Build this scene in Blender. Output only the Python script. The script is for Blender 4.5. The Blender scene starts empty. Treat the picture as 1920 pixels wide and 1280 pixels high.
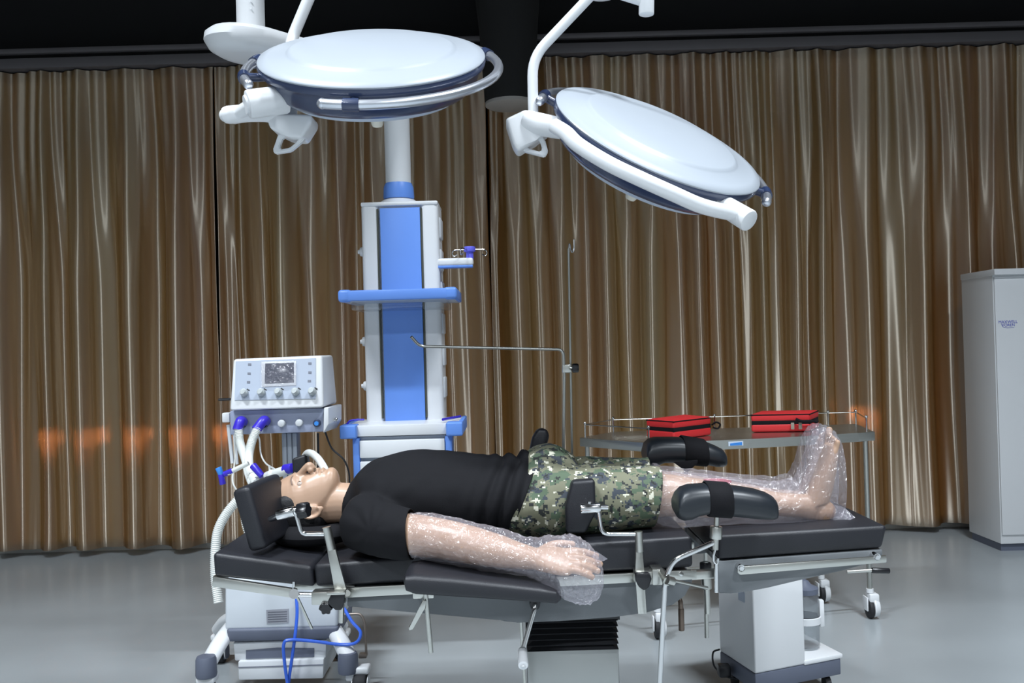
import bpy, bmesh, math, random
import numpy as np
from mathutils import Vector, Matrix, noise
random.seed(7)
S = bpy.context.scene
COL = S.collection
PI = math.pi

# ------------------------------------------------------------------ camera
F_PX = 1722.0
CAM = Vector((0, 0, 1.42))
ROLL, PITCH = 0.028, 15 / F_PX
_F = Vector((0, math.cos(PITCH), math.sin(PITCH)))
_R0, _U0 = Vector((1, 0, 0)), Vector((0, -math.sin(PITCH), math.cos(PITCH)))
CR = _R0 * math.cos(ROLL) - _U0 * math.sin(ROLL)
CU = _U0 * math.cos(ROLL) + _R0 * math.sin(ROLL)
cam = bpy.data.cameras.new('camera')
cam.sensor_width = 36.0
cam.lens = 36.0 * F_PX / 1920
cam_o = bpy.data.objects.new('camera', cam)
COL.objects.link(cam_o)
m = Matrix((CR, CU, -_F)).transposed().to_4x4()
m.translation = CAM
cam_o.matrix_world = m
S.camera = cam_o

# ------------------------------------------------------------------ light and exposure
S.view_settings.view_transform = 'Standard'
S.view_settings.look = 'None'
S.view_settings.gamma = 1
S.view_settings.exposure = 0.24
S.cycles.transparent_max_bounces = 32
w = bpy.data.worlds.new('world')
S.world = w
w.use_nodes = True
w.node_tree.nodes['Background'].inputs[0].default_value = (0.75, 0.85, 1, 1)
w.node_tree.nodes['Background'].inputs[1].default_value = 0.02


def area(name, loc, size, power, col, target=None, spread=PI):
    l = bpy.data.lights.new(name, 'AREA')
    l.shape = 'RECTANGLE'
    l.size, l.size_y = size
    l.energy = power
    l.color = col
    l.spread = spread
    o = bpy.data.objects.new(name, l)
    COL.objects.link(o)
    o.location = loc
    d = (Vector(target) - Vector(loc)) if target else Vector((0, 0, -1))
    o.rotation_euler = d.to_track_quat('-Z', 'Y').to_euler()
    return o


COOL = (0.86, 0.93, 1.0)
for (lx, ly, pw, sp) in ((-2.6, -3.2, 320, 127), (2.2, -3.2, 320, 127), (-2.4, 1.5, 180, 113), (2.2, 1.5, 180, 113)):
    area('hall_light', (lx, ly, 6.5), (1.3, 0.25), pw, COOL, spread=math.radians(sp))


# ------------------------------------------------------------------ pixel ray -> point at a depth
def ray(px, py):
    return _F + CR * ((px - 960) / F_PX) - CU * ((py - 640) / F_PX)


def P(px, py, Y):
    d = ray(px, py)
    return CAM + d * (Y / d.y)


def mm(n, Y):
    return n * Y / F_PX


# ------------------------------------------------------------------ materials
def lin(c):
    c = c / 255.0
    return c / 12.92 if c <= 0.04045 else ((c + 0.055) / 1.055) ** 2.4


def rgb(t):
    return tuple(lin(v) for v in t) + (1.0,)


MATS = {}


def mat(name, col, rough=0.5, metal=0.0, var=0.06, vscale=6.0, bump=0.0, bscale=200.0, stretch=None, coat=0.0, spec=0.5, sheen=0.0):
    if name in MATS:
        return MATS[name]
    M = bpy.data.materials.new(name)
    M.use_nodes = True
    nt = M.node_tree
    b = nt.nodes['Principled BSDF']
    b.inputs['Roughness'].default_value = rough
    b.inputs['Metallic'].default_value = metal
    b.inputs['Coat Weight'].default_value = coat
    b.inputs['Specular IOR Level'].default_value = spec
    b.inputs['Sheen Weight'].default_value = sheen
    tc = nt.nodes.new('ShaderNodeTexCoord')
    mp = nt.nodes.new('ShaderNodeMapping')
    nt.links.new(tc.outputs['Object'], mp.inputs['Vector'])
    if stretch:
        mp.inputs['Scale'].default_value = stretch
    n = nt.nodes.new('ShaderNodeTexNoise')
    n.inputs['Scale'].default_value = vscale
    n.inputs['Detail'].default_value = 4
    nt.links.new(mp.outputs['Vector'], n.inputs['Vector'])
    mx = nt.nodes.new('ShaderNodeMix')
    mx.data_type = 'RGBA'
    c = rgb(col)
    mx.inputs[6].default_value = tuple(v * (1 - var) for v in c[:3]) + (1,)
    mx.inputs[7].default_value = tuple(min(1, v * (1 + var)) for v in c[:3]) + (1,)
    nt.links.new(n.outputs['Fac'], mx.inputs[0])
    nt.links.new(mx.outputs[2], b.inputs['Base Color'])
    if bump > 0:
        n2 = nt.nodes.new('ShaderNodeTexNoise')
        n2.inputs['Scale'].default_value = bscale
        nt.links.new(mp.outputs['Vector'], n2.inputs['Vector'])
        bp = nt.nodes.new('ShaderNodeBump')
        bp.inputs['Strength'].default_value = bump
        bp.inputs['Distance'].default_value = 0.002
        nt.links.new(n2.outputs['Fac'], bp.inputs['Height'])
        nt.links.new(bp.outputs['Normal'], b.inputs['Normal'])
    MATS[name] = M
    return M


WHITE = mat('white_enamel', (226, 228, 230), 0.32, var=0.02)
WHITE2 = mat('white_plastic', (214, 217, 220), 0.45, var=0.03)
NAVY = mat('navy_plastic', (44, 56, 86), 0.28, var=0.05, coat=0.4)
BLUE = mat('blue_plastic', (104, 150, 232), 0.42, var=0.03)
VIOLET = mat('violet_blue_plastic', (58, 44, 190), 0.35)
CYAN = mat('cyan_plastic', (60, 140, 225), 0.35)
GREY = mat('grey_powder_coat', (98, 102, 105), 0.5, var=0.06, bump=0.15, bscale=700)
DGREY = mat('slate_grey_plastic', (96, 102, 118), 0.5)
LGREY = mat('pale_grey_panel', (176, 186, 202), 0.4, var=0.02)
STEEL = mat('brushed_stainless', (196, 196, 190), 0.3, metal=1.0, var=0.06, stretch=(1, 1, 30))
CHROME = mat('chrome', (214, 214, 214), 0.12, metal=1.0, var=0.02)
SILVER = mat('satin_silver', (206, 210, 218), 0.3, metal=0.85, var=0.02)
BLACKV = mat('black_vinyl', (25, 26, 32), 0.48, var=0.12, bump=0.25, bscale=420)
BLACKF = mat('black_cotton', (15, 15, 19), 0.85, var=0.15, bump=0.35, bscale=900, spec=0.25)
BLACKP = mat('black_plastic', (22, 22, 26), 0.3, var=0.1)
RUBBER = mat('black_rubber', (30, 31, 35), 0.65)
BOOT = mat('black_moulded_vinyl', (26, 31, 37), 0.38, var=0.15)
SKIN = mat('mannequin_skin', (176, 144, 121), 0.38, var=0.05, vscale=20, bump=0.08, bscale=120)
HAIR = mat('black_hair', (18, 17, 20), 0.6, bump=0.6, bscale=260, stretch=(1, 4, 1))
RED = mat('red_nylon', (206, 40, 44), 0.6, var=0.08, bump=0.2, bscale=500)
DARKWALL = mat('black_paint', (13, 13, 15), 0.8)
WALLC = mat('grey_wall_paint', (150, 152, 152), 0.8)
DUCT = mat('dark_fabric', (26, 26, 26), 0.85)
TRIM = mat('grey_painted_metal', (92, 88, 90), 0.5)
FLOORM = mat('grey_epoxy_floor', (156, 162, 165), 0.26, var=0.10, vscale=1.6, bump=0.03, bscale=9, spec=0.45)
HOSE = mat('translucent_hose_plastic', (222, 224, 220), 0.35)
SCREEN = mat('dark_screen', (58, 62, 76), 0.2, var=0.1, vscale=40)
TEXTM = mat('printed_grey_ink', (120, 124, 136), 0.5)
BLUEINK = mat('printed_blue_ink', (92, 96, 190), 0.5)
HEMLIGHT = mat('white_baseboard', (225, 225, 220), 0.5)


def clear_mat(name, tint, white=0.10, rough=0.1, lo=0.05, hi=0.3, crinkle=0.6, cscale=28):
    M = bpy.data.materials.new(name)
    M.use_nodes = True
    nt = M.node_tree
    nt.nodes.remove(nt.nodes['Principled BSDF'])
    out = nt.nodes['Material Output']
    tr = nt.nodes.new('ShaderNodeBsdfTransparent')
    tr.inputs[0].default_value = tint + (1,)
    df = nt.nodes.new('ShaderNodeBsdfDiffuse')
    df.inputs[0].default_value = (0.86, 0.84, 0.95, 1)
    tl = nt.nodes.new('ShaderNodeBsdfTranslucent')
    tl.inputs[0].default_value = (0.86, 0.84, 0.95, 1)
    ds = nt.nodes.new('ShaderNodeMixShader')
    ds.inputs[0].default_value = 0.5
    nt.links.new(df.outputs[0], ds.inputs[1])
    nt.links.new(tl.outputs[0], ds.inputs[2])
    gl = nt.nodes.new('ShaderNodeBsdfGlossy')
    gl.inputs['Roughness'].default_value = rough
    m1 = nt.nodes.new('ShaderNodeMixShader')
    m1.inputs[0].default_value = white
    nt.links.new(tr.outputs[0], m1.inputs[1])
    nt.links.new(ds.outputs[0], m1.inputs[2])
    fr = nt.nodes.new('ShaderNodeLayerWeight')
    fr.inputs['Blend'].default_value = 0.25
    mr = nt.nodes.new('ShaderNodeMapRange')
    mr.inputs['To Min'].default_value = lo
    mr.inputs['To Max'].default_value = hi
    nt.links.new(fr.outputs['Facing'], mr.inputs['Value'])
    m2 = nt.nodes.new('ShaderNodeMixShader')
    nt.links.new(mr.outputs[0], m2.inputs[0])
    nt.links.new(m1.outputs[0], m2.inputs[1])
    nt.links.new(gl.outputs[0], m2.inputs[2])
    if crinkle:
        tc = nt.nodes.new('ShaderNodeTexCoord')
        vo = nt.nodes.new('ShaderNodeTexNoise')
        vo.inputs['Scale'].default_value = cscale
        vo.inputs['Detail'].default_value = 2
        vo.inputs['Distortion'].default_value = 1.5
        nt.links.new(tc.outputs['Object'], vo.inputs['Vector'])
        bp = nt.nodes.new('ShaderNodeBump')
        bp.inputs['Strength'].default_value = crinkle
        bp.inputs['Distance'].default_value = 0.02
        nt.links.new(vo.outputs['Fac'], bp.inputs['Height'])
        nt.links.new(bp.outputs['Normal'], gl.inputs['Normal'])
    nt.links.new(m2.outputs[0], out.inputs[0])
    return M


FILM = clear_mat('clear_plastic_film', (0.985, 0.98, 0.985), white=0.15, rough=0.17, lo=0.07, hi=0.28, crinkle=1.0, cscale=34)
CLEAR = clear_mat('clear_polycarbonate', (0.93, 0.95, 0.96), white=0.05, rough=0.05, lo=0.05, hi=0.5, crinkle=0)


def curtain_mat():
    M = bpy.data.materials.new('gold_brown_satin')
    M.use_nodes = True
    nt = M.node_tree
    b = nt.nodes['Principled BSDF']
    tc = nt.nodes.new('ShaderNodeTexCoord')
    mp = nt.nodes.new('ShaderNodeMapping')
    mp.inputs['Scale'].default_value = (3.2, 0.5, 0.12)
    nt.links.new(tc.outputs['Object'], mp.inputs['Vector'])
    n = nt.nodes.new('ShaderNodeTexNoise')
    n.inputs['Scale'].default_value = 1.6
    n.inputs['Detail'].default_value = 3
    nt.links.new(mp.outputs['Vector'], n.inputs['Vector'])
    cr = nt.nodes.new('ShaderNodeValToRGB')
    e = cr.color_ramp.elements
    e[0].position = 0.3
    e[0].color = rgb((156, 100, 46))
    e[1].position = 0.72
    e[1].color = rgb((170, 138, 82))
    x = e.new(0.5)
    x.color = rgb((164, 120, 62))
    nt.links.new(n.outputs['Fac'], cr.inputs[0])
    nt.links.new(cr.outputs[0], b.inputs['Base Color'])
    b.inputs['Roughness'].default_value = 0.6
    b.inputs['Specular IOR Level'].default_value = 0.2
    # woven satin: the gloss spreads along the vertical threads
    gl = nt.nodes.new('ShaderNodeBsdfAnisotropic')
    gl.distribution = 'GGX'
    gl.inputs['Color'].default_value = (0.92, 0.86, 0.74, 1)
    gl.inputs['Roughness'].default_value = 0.45
    gl.inputs['Anisotropy'].default_value = 0.77
    gl.inputs['Rotation'].default_value = 0.25
    cz = nt.nodes.new('ShaderNodeCombineXYZ')
    cz.inputs[2].default_value = 1.0
    nt.links.new(cz.outputs[0], gl.inputs['Tangent'])
    mg = nt.nodes.new('ShaderNodeMixShader')
    mg.inputs[0].default_value = 0.52
    nt.links.new(b.outputs[0], mg.inputs[1])
    nt.links.new(gl.outputs[0], mg.inputs[2])
    tl = nt.nodes.new('ShaderNodeBsdfTranslucent')
    tl.inputs[0].default_value = rgb((250, 190, 140))
    mx = nt.nodes.new('ShaderNodeMixShader')
    mx.inputs[0].default_value = 0.12
    nt.links.new(mg.outputs[0], mx.inputs[1])
    nt.links.new(tl.outputs[0], mx.inputs[2])
    nt.links.new(mx.outputs[0], nt.nodes['Material Output'].inputs[0])
    return M


CURTAIN = curtain_mat()


def camo_mat():
    M = bpy.data.materials.new('digital_camouflage')
    M.use_nodes = True
    nt = M.node_tree
    b = nt.nodes['Principled BSDF']
    b.inputs['Roughness'].default_value = 0.8
    tc = nt.nodes.new('ShaderNodeTexCoord')
    sn = nt.nodes.new('ShaderNodeVectorMath')
    sn.operation = 'SNAP'
    sn.inputs[1].default_value = (0.0045, 0.0045, 0.0045)
    nt.links.new(tc.outputs['Object'], sn.inputs[0])
    layers = [((112, 112, 92), None, 0, 0), ((78, 94, 74), 26, 0.53, 1), ((56, 62, 70), 34, 0.575, 7), ((34, 37, 36), 50, 0.60, 13), ((206, 204, 186), 44, 0.63, 22)]
    prev = None
    for col, sc, th, off in layers:
        if prev is None:
            rg = nt.nodes.new('ShaderNodeRGB')
            rg.outputs[0].default_value = rgb(col)
            prev = rg.outputs[0]
            continue
        ad = nt.nodes.new('ShaderNodeVectorMath')
        ad.inputs[1].default_value = (off, off * 1.7, off * 0.3)
        nt.links.new(sn.outputs[0], ad.inputs[0])
        n = nt.nodes.new('ShaderNodeTexNoise')
        n.inputs['Scale'].default_value = sc
        n.inputs['Detail'].default_value = 3
        nt.links.new(ad.outputs[0], n.inputs['Vector'])
        gt = nt.nodes.new('ShaderNodeMath')
        gt.operation = 'GREATER_THAN'
        gt.inputs[1].default_value = th
        nt.links.new(n.outputs['Fac'], gt.inputs[0])
        mx = nt.nodes.new('ShaderNodeMix')
        mx.data_type = 'RGBA'
        nt.links.new(gt.outputs[0], mx.inputs[0])
        nt.links.new(prev, mx.inputs[6])
        mx.inputs[7].default_value = rgb(col)
        prev = mx.outputs[2]
    nt.links.new(prev, b.inputs['Base Color'])
    return M


CAMO = camo_mat()


def emit_mat(name, col, k):
    M = bpy.data.materials.new(name)
    M.use_nodes = True
    nt = M.node_tree
    b = nt.nodes['Principled BSDF']
    b.inputs['Base Color'].default_value = (0.8, 0.8, 0.8, 1)
    b.inputs['Emission Color'].default_value = col + (1,)
    b.inputs['Emission Strength'].default_value = k
    return M


# ------------------------------------------------------------------ mesh helpers
def bm_():
    return bmesh.new()


def obj(name, bm, material, parent=None, label=None, cat=None, kind=None, group=None, smooth=True, angle=0.6, recalc=True):
    if recalc:
        bmesh.ops.recalc_face_normals(bm, faces=bm.faces[:])
    me = bpy.data.meshes.new(name)
    bm.to_mesh(me)
    bm.free()
    me.materials.append(material)
    if smooth:
        me.shade_smooth()
        me.set_sharp_from_angle(angle=angle)
    return link(name, me, parent, label, cat, kind, group)


def link(name, me, parent=None, label=None, cat=None, kind=None, group=None):
    o = bpy.data.objects.new(name, me)
    COL.objects.link(o)
    if parent is not None:
        o.parent = parent
        if parent.type == 'EMPTY':
            o.matrix_parent_inverse = Matrix.Translation(-Vector(parent.location))
    for k, v in (('label', label), ('category', cat), ('kind', kind), ('group', group)):
        if v:
            o[k] = v
    return o


def thing(name, label, cat, loc, group=None):
    o = bpy.data.objects.new(name, None)
    o.empty_display_size = 0.1
    COL.objects.link(o)
    o.location = loc
    o['label'] = label
    o['category'] = cat
    if group:
        o['group'] = group
    return o


def frame(z, hint=None):
    z = Vector(z).normalized()
    h = Vector(hint) if hint else (Vector((0, 0, 1)) if abs(z.z) < 0.9 else Vector((1, 0, 0)))
    x = h.cross(z)
    if x.length < 1e-6:
        x = Vector((0, 1, 0)).cross(z)
    x.normalize()
    return x, z.cross(x), z


def box(bm, c, size, rot=None, bev=0.0, seg=2):
    M = Matrix.Translation(Vector(c))
    if rot is not None:
        M = M @ (rot if isinstance(rot, Matrix) else Matrix.Rotation(rot, 4, 'Z'))
    M = M @ Matrix.Diagonal(Vector((size[0], size[1], size[2], 1)))
    r = bmesh.ops.create_cube(bm, size=1.0, matrix=M)
    if bev > 0:
        es = {e for v in r['verts'] for e in v.link_edges}
        bmesh.ops.bevel(bm, geom=list(es), offset=bev, segments=seg, profile=0.5, affect='EDGES')


def hexa(bm, q, d, bev=0.0, seg=2):
    """a solid from a front quad q (four points) pushed along vector(s) d"""
    if isinstance(d, (list, tuple)) and len(d) == 4 and hasattr(d[0], 'x'):
        back = [Vector(a) + Vector(b) for a, b in zip(q, d)]
    else:
        back = [Vector(a) + Vector(d) for a in q]
    v = [bm.verts.new(p) for p in list(q) + back]
    n = len(q)
    fs = [bm.faces.new(v[:n]), bm.faces.new(v[n:][::-1])]
    for i in range(n):
        j = (i + 1) % n
        fs.append(bm.faces.new((v[i], v[n + i], v[n + j], v[j])))
    if bev > 0:
        es = {e for f in fs for e in f.edges}
        bmesh.ops.bevel(bm, geom=list(es), offset=bev, segments=seg, profile=0.5, affect='EDGES')


def ring(bm, c, x, y, rx, ry, seg, power=2.0):
    out = []
    for i in range(seg):
        a = 2 * PI * i / seg
        ca, sa = math.cos(a), math.sin(a)
        if power != 2.0:
            k = 2.0 / power
            ca = math.copysign(abs(ca) ** k, ca)
            sa = math.copysign(abs(sa) ** k, sa)
        out.append(bm.verts.new(Vector(c) + x * (rx * ca) + y * (ry * sa)))
    return out


def skin_rings(bm, rs, cap=True, close=False):
    for a, b in zip(rs, rs[1:] + (rs[:1] if close else [])):
        n = len(a)
        for i in range(n):
            j = (i + 1) % n
            bm.faces.new((a[i], a[j], b[j], b[i]))
    if cap and not close:
        bm.faces.new(rs[0][::-1])
        bm.faces.new(rs[-1])


def cyl(bm, p0, p1, r0, r1=None, seg=20, bev=0.0):
    p0, p1 = Vector(p0), Vector(p1)
    r1 = r0 if r1 is None else r1
    x, y, z = frame(p1 - p0)
    if bev > 0:
        L = (p1 - p0).length
        rs = [ring(bm, p0, x, y, r0 - bev, r0 - bev, seg), ring(bm, p0 + z * bev * 0.3, x, y, r0 - bev * 0.3, r0 - bev * 0.3, seg), ring(bm, p0 + z * bev, x, y, r0, r0, seg),
              ring(bm, p1 - z * bev, x, y, r1, r1, seg), ring(bm, p1 - z * bev * 0.3, x, y, r1 - bev * 0.3, r1 - bev * 0.3, seg), ring(bm, p1, x, y, r1 - bev, r1 - bev, seg)]
    else:
        rs = [ring(bm, p0, x, y, r0, r0, seg), ring(bm, p1, x, y, r1, r1, seg)]
    skin_rings(bm, rs)


def spline(pts, n=8):
    pts = [Vector(p) for p in pts]
    q = [pts[0] * 2 - pts[1]] + pts + [pts[-1] * 2 - pts[-2]]
    out = []
    for i in range(1, len(q) - 2):
        a, b, c, d = q[i - 1:i + 3]
        for k in range(n):
            t = k / n
            out.append(0.5 * ((2 * b) + (c - a) * t + (2 * a - 5 * b + 4 * c - d) * t * t + (3 * b - a - 3 * c + d) * t ** 3))
    out.append(pts[-1])
    return out


def tube(bm, pts, r, seg=12, flat=1.0, hint=None, cap=True):
    """sweep along pts; r may be one radius or one per point; frames carried along the path"""
    pts = [Vector(p) for p in pts]
    n = len(pts)
    rr = r if isinstance(r, (list, tuple)) else [r] * n
    rs, x = [], None
    for i, p in enumerate(pts):
        t = (pts[min(i + 1, n - 1)] - pts[max(i - 1, 0)])
        if t.length < 1e-9:
            t = Vector((0, 0, 1))
        t.normalize()
        if x is None:
            x, y, _ = frame(t, hint)
        else:
            x = (x - t * x.dot(t))
            x.normalize()
            y = t.cross(x)
        rs.append(ring(bm, p, x, y, rr[i] if not isinstance(rr[i], tuple) else rr[i][0], (rr[i] * flat) if not isinstance(rr[i], tuple) else rr[i][1], seg))
    skin_rings(bm, rs, cap)


def bend(bm, pts, r, rad=0.02, seg=12, **k):
    """a bent rod: straight runs with rounded corners"""
    pts = [Vector(p) for p in pts]
    out = [pts[0]]
    for a, b, c in zip(pts, pts[1:], pts[2:]):
        u, v = (a - b), (c - b)
        d = min(rad, u.length * 0.45, v.length * 0.45)
        p0, p1 = b + u.normalized() * d, b + v.normalized() * d
        for i in range(7):
            t = i / 6
            out.append(p0 * (1 - t) ** 2 + b * 2 * t * (1 - t) + p1 * t * t)
    out.append(pts[-1])
    tube(bm, out, r, seg, **k)


def ball(bm, c, r, seg=16, rot=None):
    if not isinstance(r, (tuple, list)):
        r = (r, r, r)
    M = Matrix.Translation(Vector(c))
    if rot is not None:
        M = M @ rot
    M = M @ Matrix.Diagonal(Vector((r[0], r[1], r[2], 1)))
    bmesh.ops.create_uvsphere(bm, u_segments=seg, v_segments=max(8, seg // 2 + 2), radius=1.0, matrix=M)


def lathe(bm, prof, c, axis, seg=64, xdir=None):
    x, y, z = frame(axis, xdir)
    c = Vector(c)
    rs = []
    for r, h in prof:
        rs.append(ring(bm, c + z * h, x, y, max(r, 1e-4), max(r, 1e-4), seg))
    skin_rings(bm, rs)


def hose_corr(bm, pts, r, pitch=0.007, seg=14, amp=0.0022):
    pts = spline(pts, 14)
    L = [0]
    for a, b in zip(pts, pts[1:]):
        L.append(L[-1] + (b - a).length)
    n = int(L[-1] / (pitch / 2))
    out, rr, j = [], [], 0
    for i in range(n + 1):
        s = L[-1] * i / n
        while j < len(L) - 2 and L[j + 1] < s:
            j += 1
        t = (s - L[j]) / max(1e-9, L[j + 1] - L[j])
        out.append(pts[j].lerp(pts[j + 1], t))
        rr.append(r + (amp if i % 2 else -amp * 0.4))
    tube(bm, out, rr, seg)


def sil_loft(bm, secs, Y, ry, power=2.4, seg=28):
    """rings in the YZ plane; each sec = (px, y_top, y_bottom[, half depth, Y])"""
    rs = []
    for s in secs:
        yy = s[4] if len(s) > 4 else Y
        a, b = P(s[0], s[1], yy), P(s[0], s[2], yy)
        c = (a + b) / 2
        h = (a.z - b.z) / 2
        d = s[3] if len(s) > 3 else ry
        rs.append(ring(bm, c, Vector((0, 1, 0)), Vector((0, 0, 1)), d, h, seg, power))
    skin_rings(bm, rs)


def poly_prism(bm, pxs, Y, depth, bev=0.0):
    """a plate whose outline is given by pixels at depth Y, thickness going back"""
    hexa(bm, [P(x, y, Y) for x, y in pxs], Vector((0, depth, 0)), bev)


def remesh(bm, voxel, smooth=4, fac=0.5):
    me = bpy.data.meshes.new('tmp')
    bmesh.ops.recalc_face_normals(bm, faces=bm.faces[:])
    bm.to_mesh(me)
    bm.free()
    o = bpy.data.objects.new('tmp', me)
    COL.objects.link(o)
    r = o.modifiers.new('r', 'REMESH')
    r.mode = 'VOXEL'
    r.voxel_size = voxel
    if smooth:
        s = o.modifiers.new('s', 'SMOOTH')
        s.factor = fac
        s.iterations = smooth
    dg = bpy.context.evaluated_depsgraph_get()
    dg.update()
    res = bpy.data.meshes.new_from_object(o.evaluated_get(dg))
    bpy.data.objects.remove(o)
    bpy.data.meshes.remove(me)
    return res


def get_co(me):
    a = np.empty(len(me.vertices) * 3, dtype=np.float32)
    me.vertices.foreach_get('co', a)
    return a.reshape(-1, 3)


def set_co(me, a):
    me.vertices.foreach_set('co', a.astype(np.float32).ravel())
    me.update()


def get_no(me):
    a = np.empty(len(me.vertices) * 3, dtype=np.float32)
    me.vertices.foreach_get('normal', a)
    return a.reshape(-1, 3)


def grid_solid(bm, f, nu, nv, th):
    """skip"""


# ================================================================== SETTING
def setting(name, bm, m, **k):
    return obj(name, bm, m, kind='structure', **k)


b = bm_(); box(b, (0, 1.0, -0.05), (13, 12.6, 0.1)); setting('floor', b, FLOORM)
b = bm_(); box(b, (0, 1.0, 7.05), (13, 12.6, 0.1)); setting('ceiling', b, DARKWALL)
b = bm_(); box(b, (0, 7.25, 3.5), (13, 0.1, 7.0)); setting('wall_back', b, DARKWALL)
b = bm_(); box(b, (0, -5.25, 3.5), (13, 0.1, 7.0)); setting('wall_front', b, WALLC)
b = bm_(); box(b, (-6.45, 1.0, 3.5), (0.1, 12.4, 7.0)); setting('wall_left', b, WALLC)
b = bm_(); box(b, (6.45, 1.0, 3.5), (0.1, 12.4, 7.0)); setting('wall_right', b, WALLC)
b = bm_(); box(b, (0, 7.05, 0.475), (12.8, 0.30, 0.95)); setting('trim_1', b, WALLC)  # unseen low casing, added to bring the slots close to the curtains
b = bm_(); box(b, (0, 6.89, 0.06), (12.8, 0.02, 0.12), bev=0.004); setting('baseboard_back', b, HEMLIGHT)  # white strip, its colour stands in for outside light under the hems
# unseen ledge added to cut the slot glow off sharply at the top
b = bm_(); box(b, (0, 7.015, 0.965), (12.8, 0.37, 0.03)); setting('trim_2', b, WALLC)
PANE = emit_mat('daylight_pane', (1.0, 0.80, 0.62), 1.5)
for i, (px, wd) in enumerate(((93, 22), (175, 36), (258, 30), (338, 26), (418, 26), (1607, 22))):  # glowing slots and lamps added behind the curtains to light up the folds
    X = (px - 960) / F_PX * 6.75
    b = bm_(); box(b, (X, 6.895, 0.915), (wd / 253.0, 0.012, 0.05)); setting('window_%d' % (i + 1), b, PANE)
    area('window_daylight', (X, 6.86, 0.925), (wd / 253.0, 0.03), 1.5, (0.92, 0.97, 1.0), target=(X, 6.72, 0.86), spread=math.radians(70))

CY = 6.72
# curtain track
b = bm_()
box(b, (0, CY + 0.02, 3.60), (12.6, 0.16, 0.075), bev=0.006)
box(b, (0, CY - 0.05, 3.685), (12.6, 0.05, 0.035), bev=0.004)
obj('curtain_track', b, TRIM, label='long grey double curtain track running above all the curtains', cat='curtain track')


def curtain(x0, x1, seed, label, dens=1.0):
    rnd = random.Random(seed)
    n = int((x1 - x0) / 0.0075)
    # fold phase: irregular folds
    ph, x = [], 0.0
    phase = rnd.random() * 6
    k = 2 * PI / 0.19
    kk = k
    fold = []
    xs = [x0 + (x1 - x0) * i / n for i in range(n + 1)]
    sub = rnd.random() * 9
    for i in range(n + 1):
        ph.append(phase)
        kk = 2 * PI / (0.33 + 0.19 * noise.noise(Vector((xs[i] * 2.3, seed * 3.1, 0))))
        phase += kk * (x1 - x0) / n
    rows = 34
    zt, zb = 3.552, 0.03
    bm = bm_()
    grid = []
    for r in range(rows + 1):
        t = r / rows                      # 0 at the top
        z = zt + (zb - zt) * t
        amp = 0.034 + 0.064 * min(1, t * 2.2)
        line = []
        for i in range(n + 1):
            X = xs[i]
            a = 0.62 + 0.6 * noise.noise(Vector((X * 2.6, t * 0.7, seed)))
            f1 = math.sin(ph[i] + 1.2 * noise.noise(Vector((X * 1.2, t * 0.9, seed + 5))))
            f1 = math.copysign(abs(f1) ** 0.7, f1)
            f2 = math.sin(ph[i] * 2.0 + 1.3 + 1.6 * noise.noise(Vector((X * 1.6, t * 0.8, seed + 9))))
            f3 = math.sin(ph[i] * 3.1 + sub + 2 * noise.noise(Vector((X * 2, t * 3, seed)))) * max(0, 1 - t * 2.5)
            f4 = noise.noise(Vector((X * 8, t * 0.9, seed + 2)))
            d = amp * (f1 * a + 0.20 * f2 * (1.1 - a) + 0.32 * f3) + 0.014 * f4
            dx = 0.02 * noise.noise(Vector((X * 4, t * 2.2, seed + 20)))
            zz = z
            if r == rows:
                zz += 0.034 * (0.8 + noise.noise(Vector((X * 2.2, 1, seed + 40))))
            line.append(bm.verts.new((X + dx, CY + d, zz)))
        grid.append(line)
    for a_, b_ in zip(grid, grid[1:]):
        for i in range(n):
            bm.faces.new((a_[i], a_[i + 1], b_[i + 1], b_[i]))
    o = obj('curtain', bm, CURTAIN, label=label, cat='curtain', group='gold satin curtains along the back wall', recalc=False, angle=3.0)
    md = o.modifiers.new('cloth', 'SOLIDIFY')
    md.thickness = 0.002
    return o


def cx(px):
    return (px - 960) / F_PX * CY


curtain(-6.3, cx(413), 1, 'wide gold brown satin curtain at the far left, behind and left of the ventilator')
curtain(cx(413) + 0.01, cx(922), 2, 'gold brown satin curtain hanging behind the blue and white pendant column')
curtain(cx(922) + 0.01, cx(1500), 3, 'gold brown satin curtain behind the thin infusion pole and the steel trolley')
curtain(cx(1500) + 0.01, 6.3, 4, 'gold brown satin curtain at the far right, running behind the white cabinet')

# black hanging column sleeve, in the middle of the top edge
t = thing('column_sleeve', 'black round sleeve hanging from the ceiling before the curtain gap, pale rim below', 'column cover', P(958, 205, 6.3))
b = bm_()
c0 = P(957, 198, 6.3)
lathe(b, [(0.165, 0), (0.175, 0.03), (0.2, 0.5), (0.235, 0.9), (0.25, 1.6), (0.25, 7.0 - c0.z)], c0, (0, 0, 1), 40)
obj('sleeve', b, DUCT, t)
b = bm_()
lathe(b, [(0.16, -0.006), (0.172, 0.0), (0.172, 0.02), (0.10, 0.024), (0.10, -0.002)], c0, (0, 0, 1), 40)
obj('rim', b, mat('pale_rim', (170, 165, 160), 0.5), t, label='pale round bottom rim')

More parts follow.
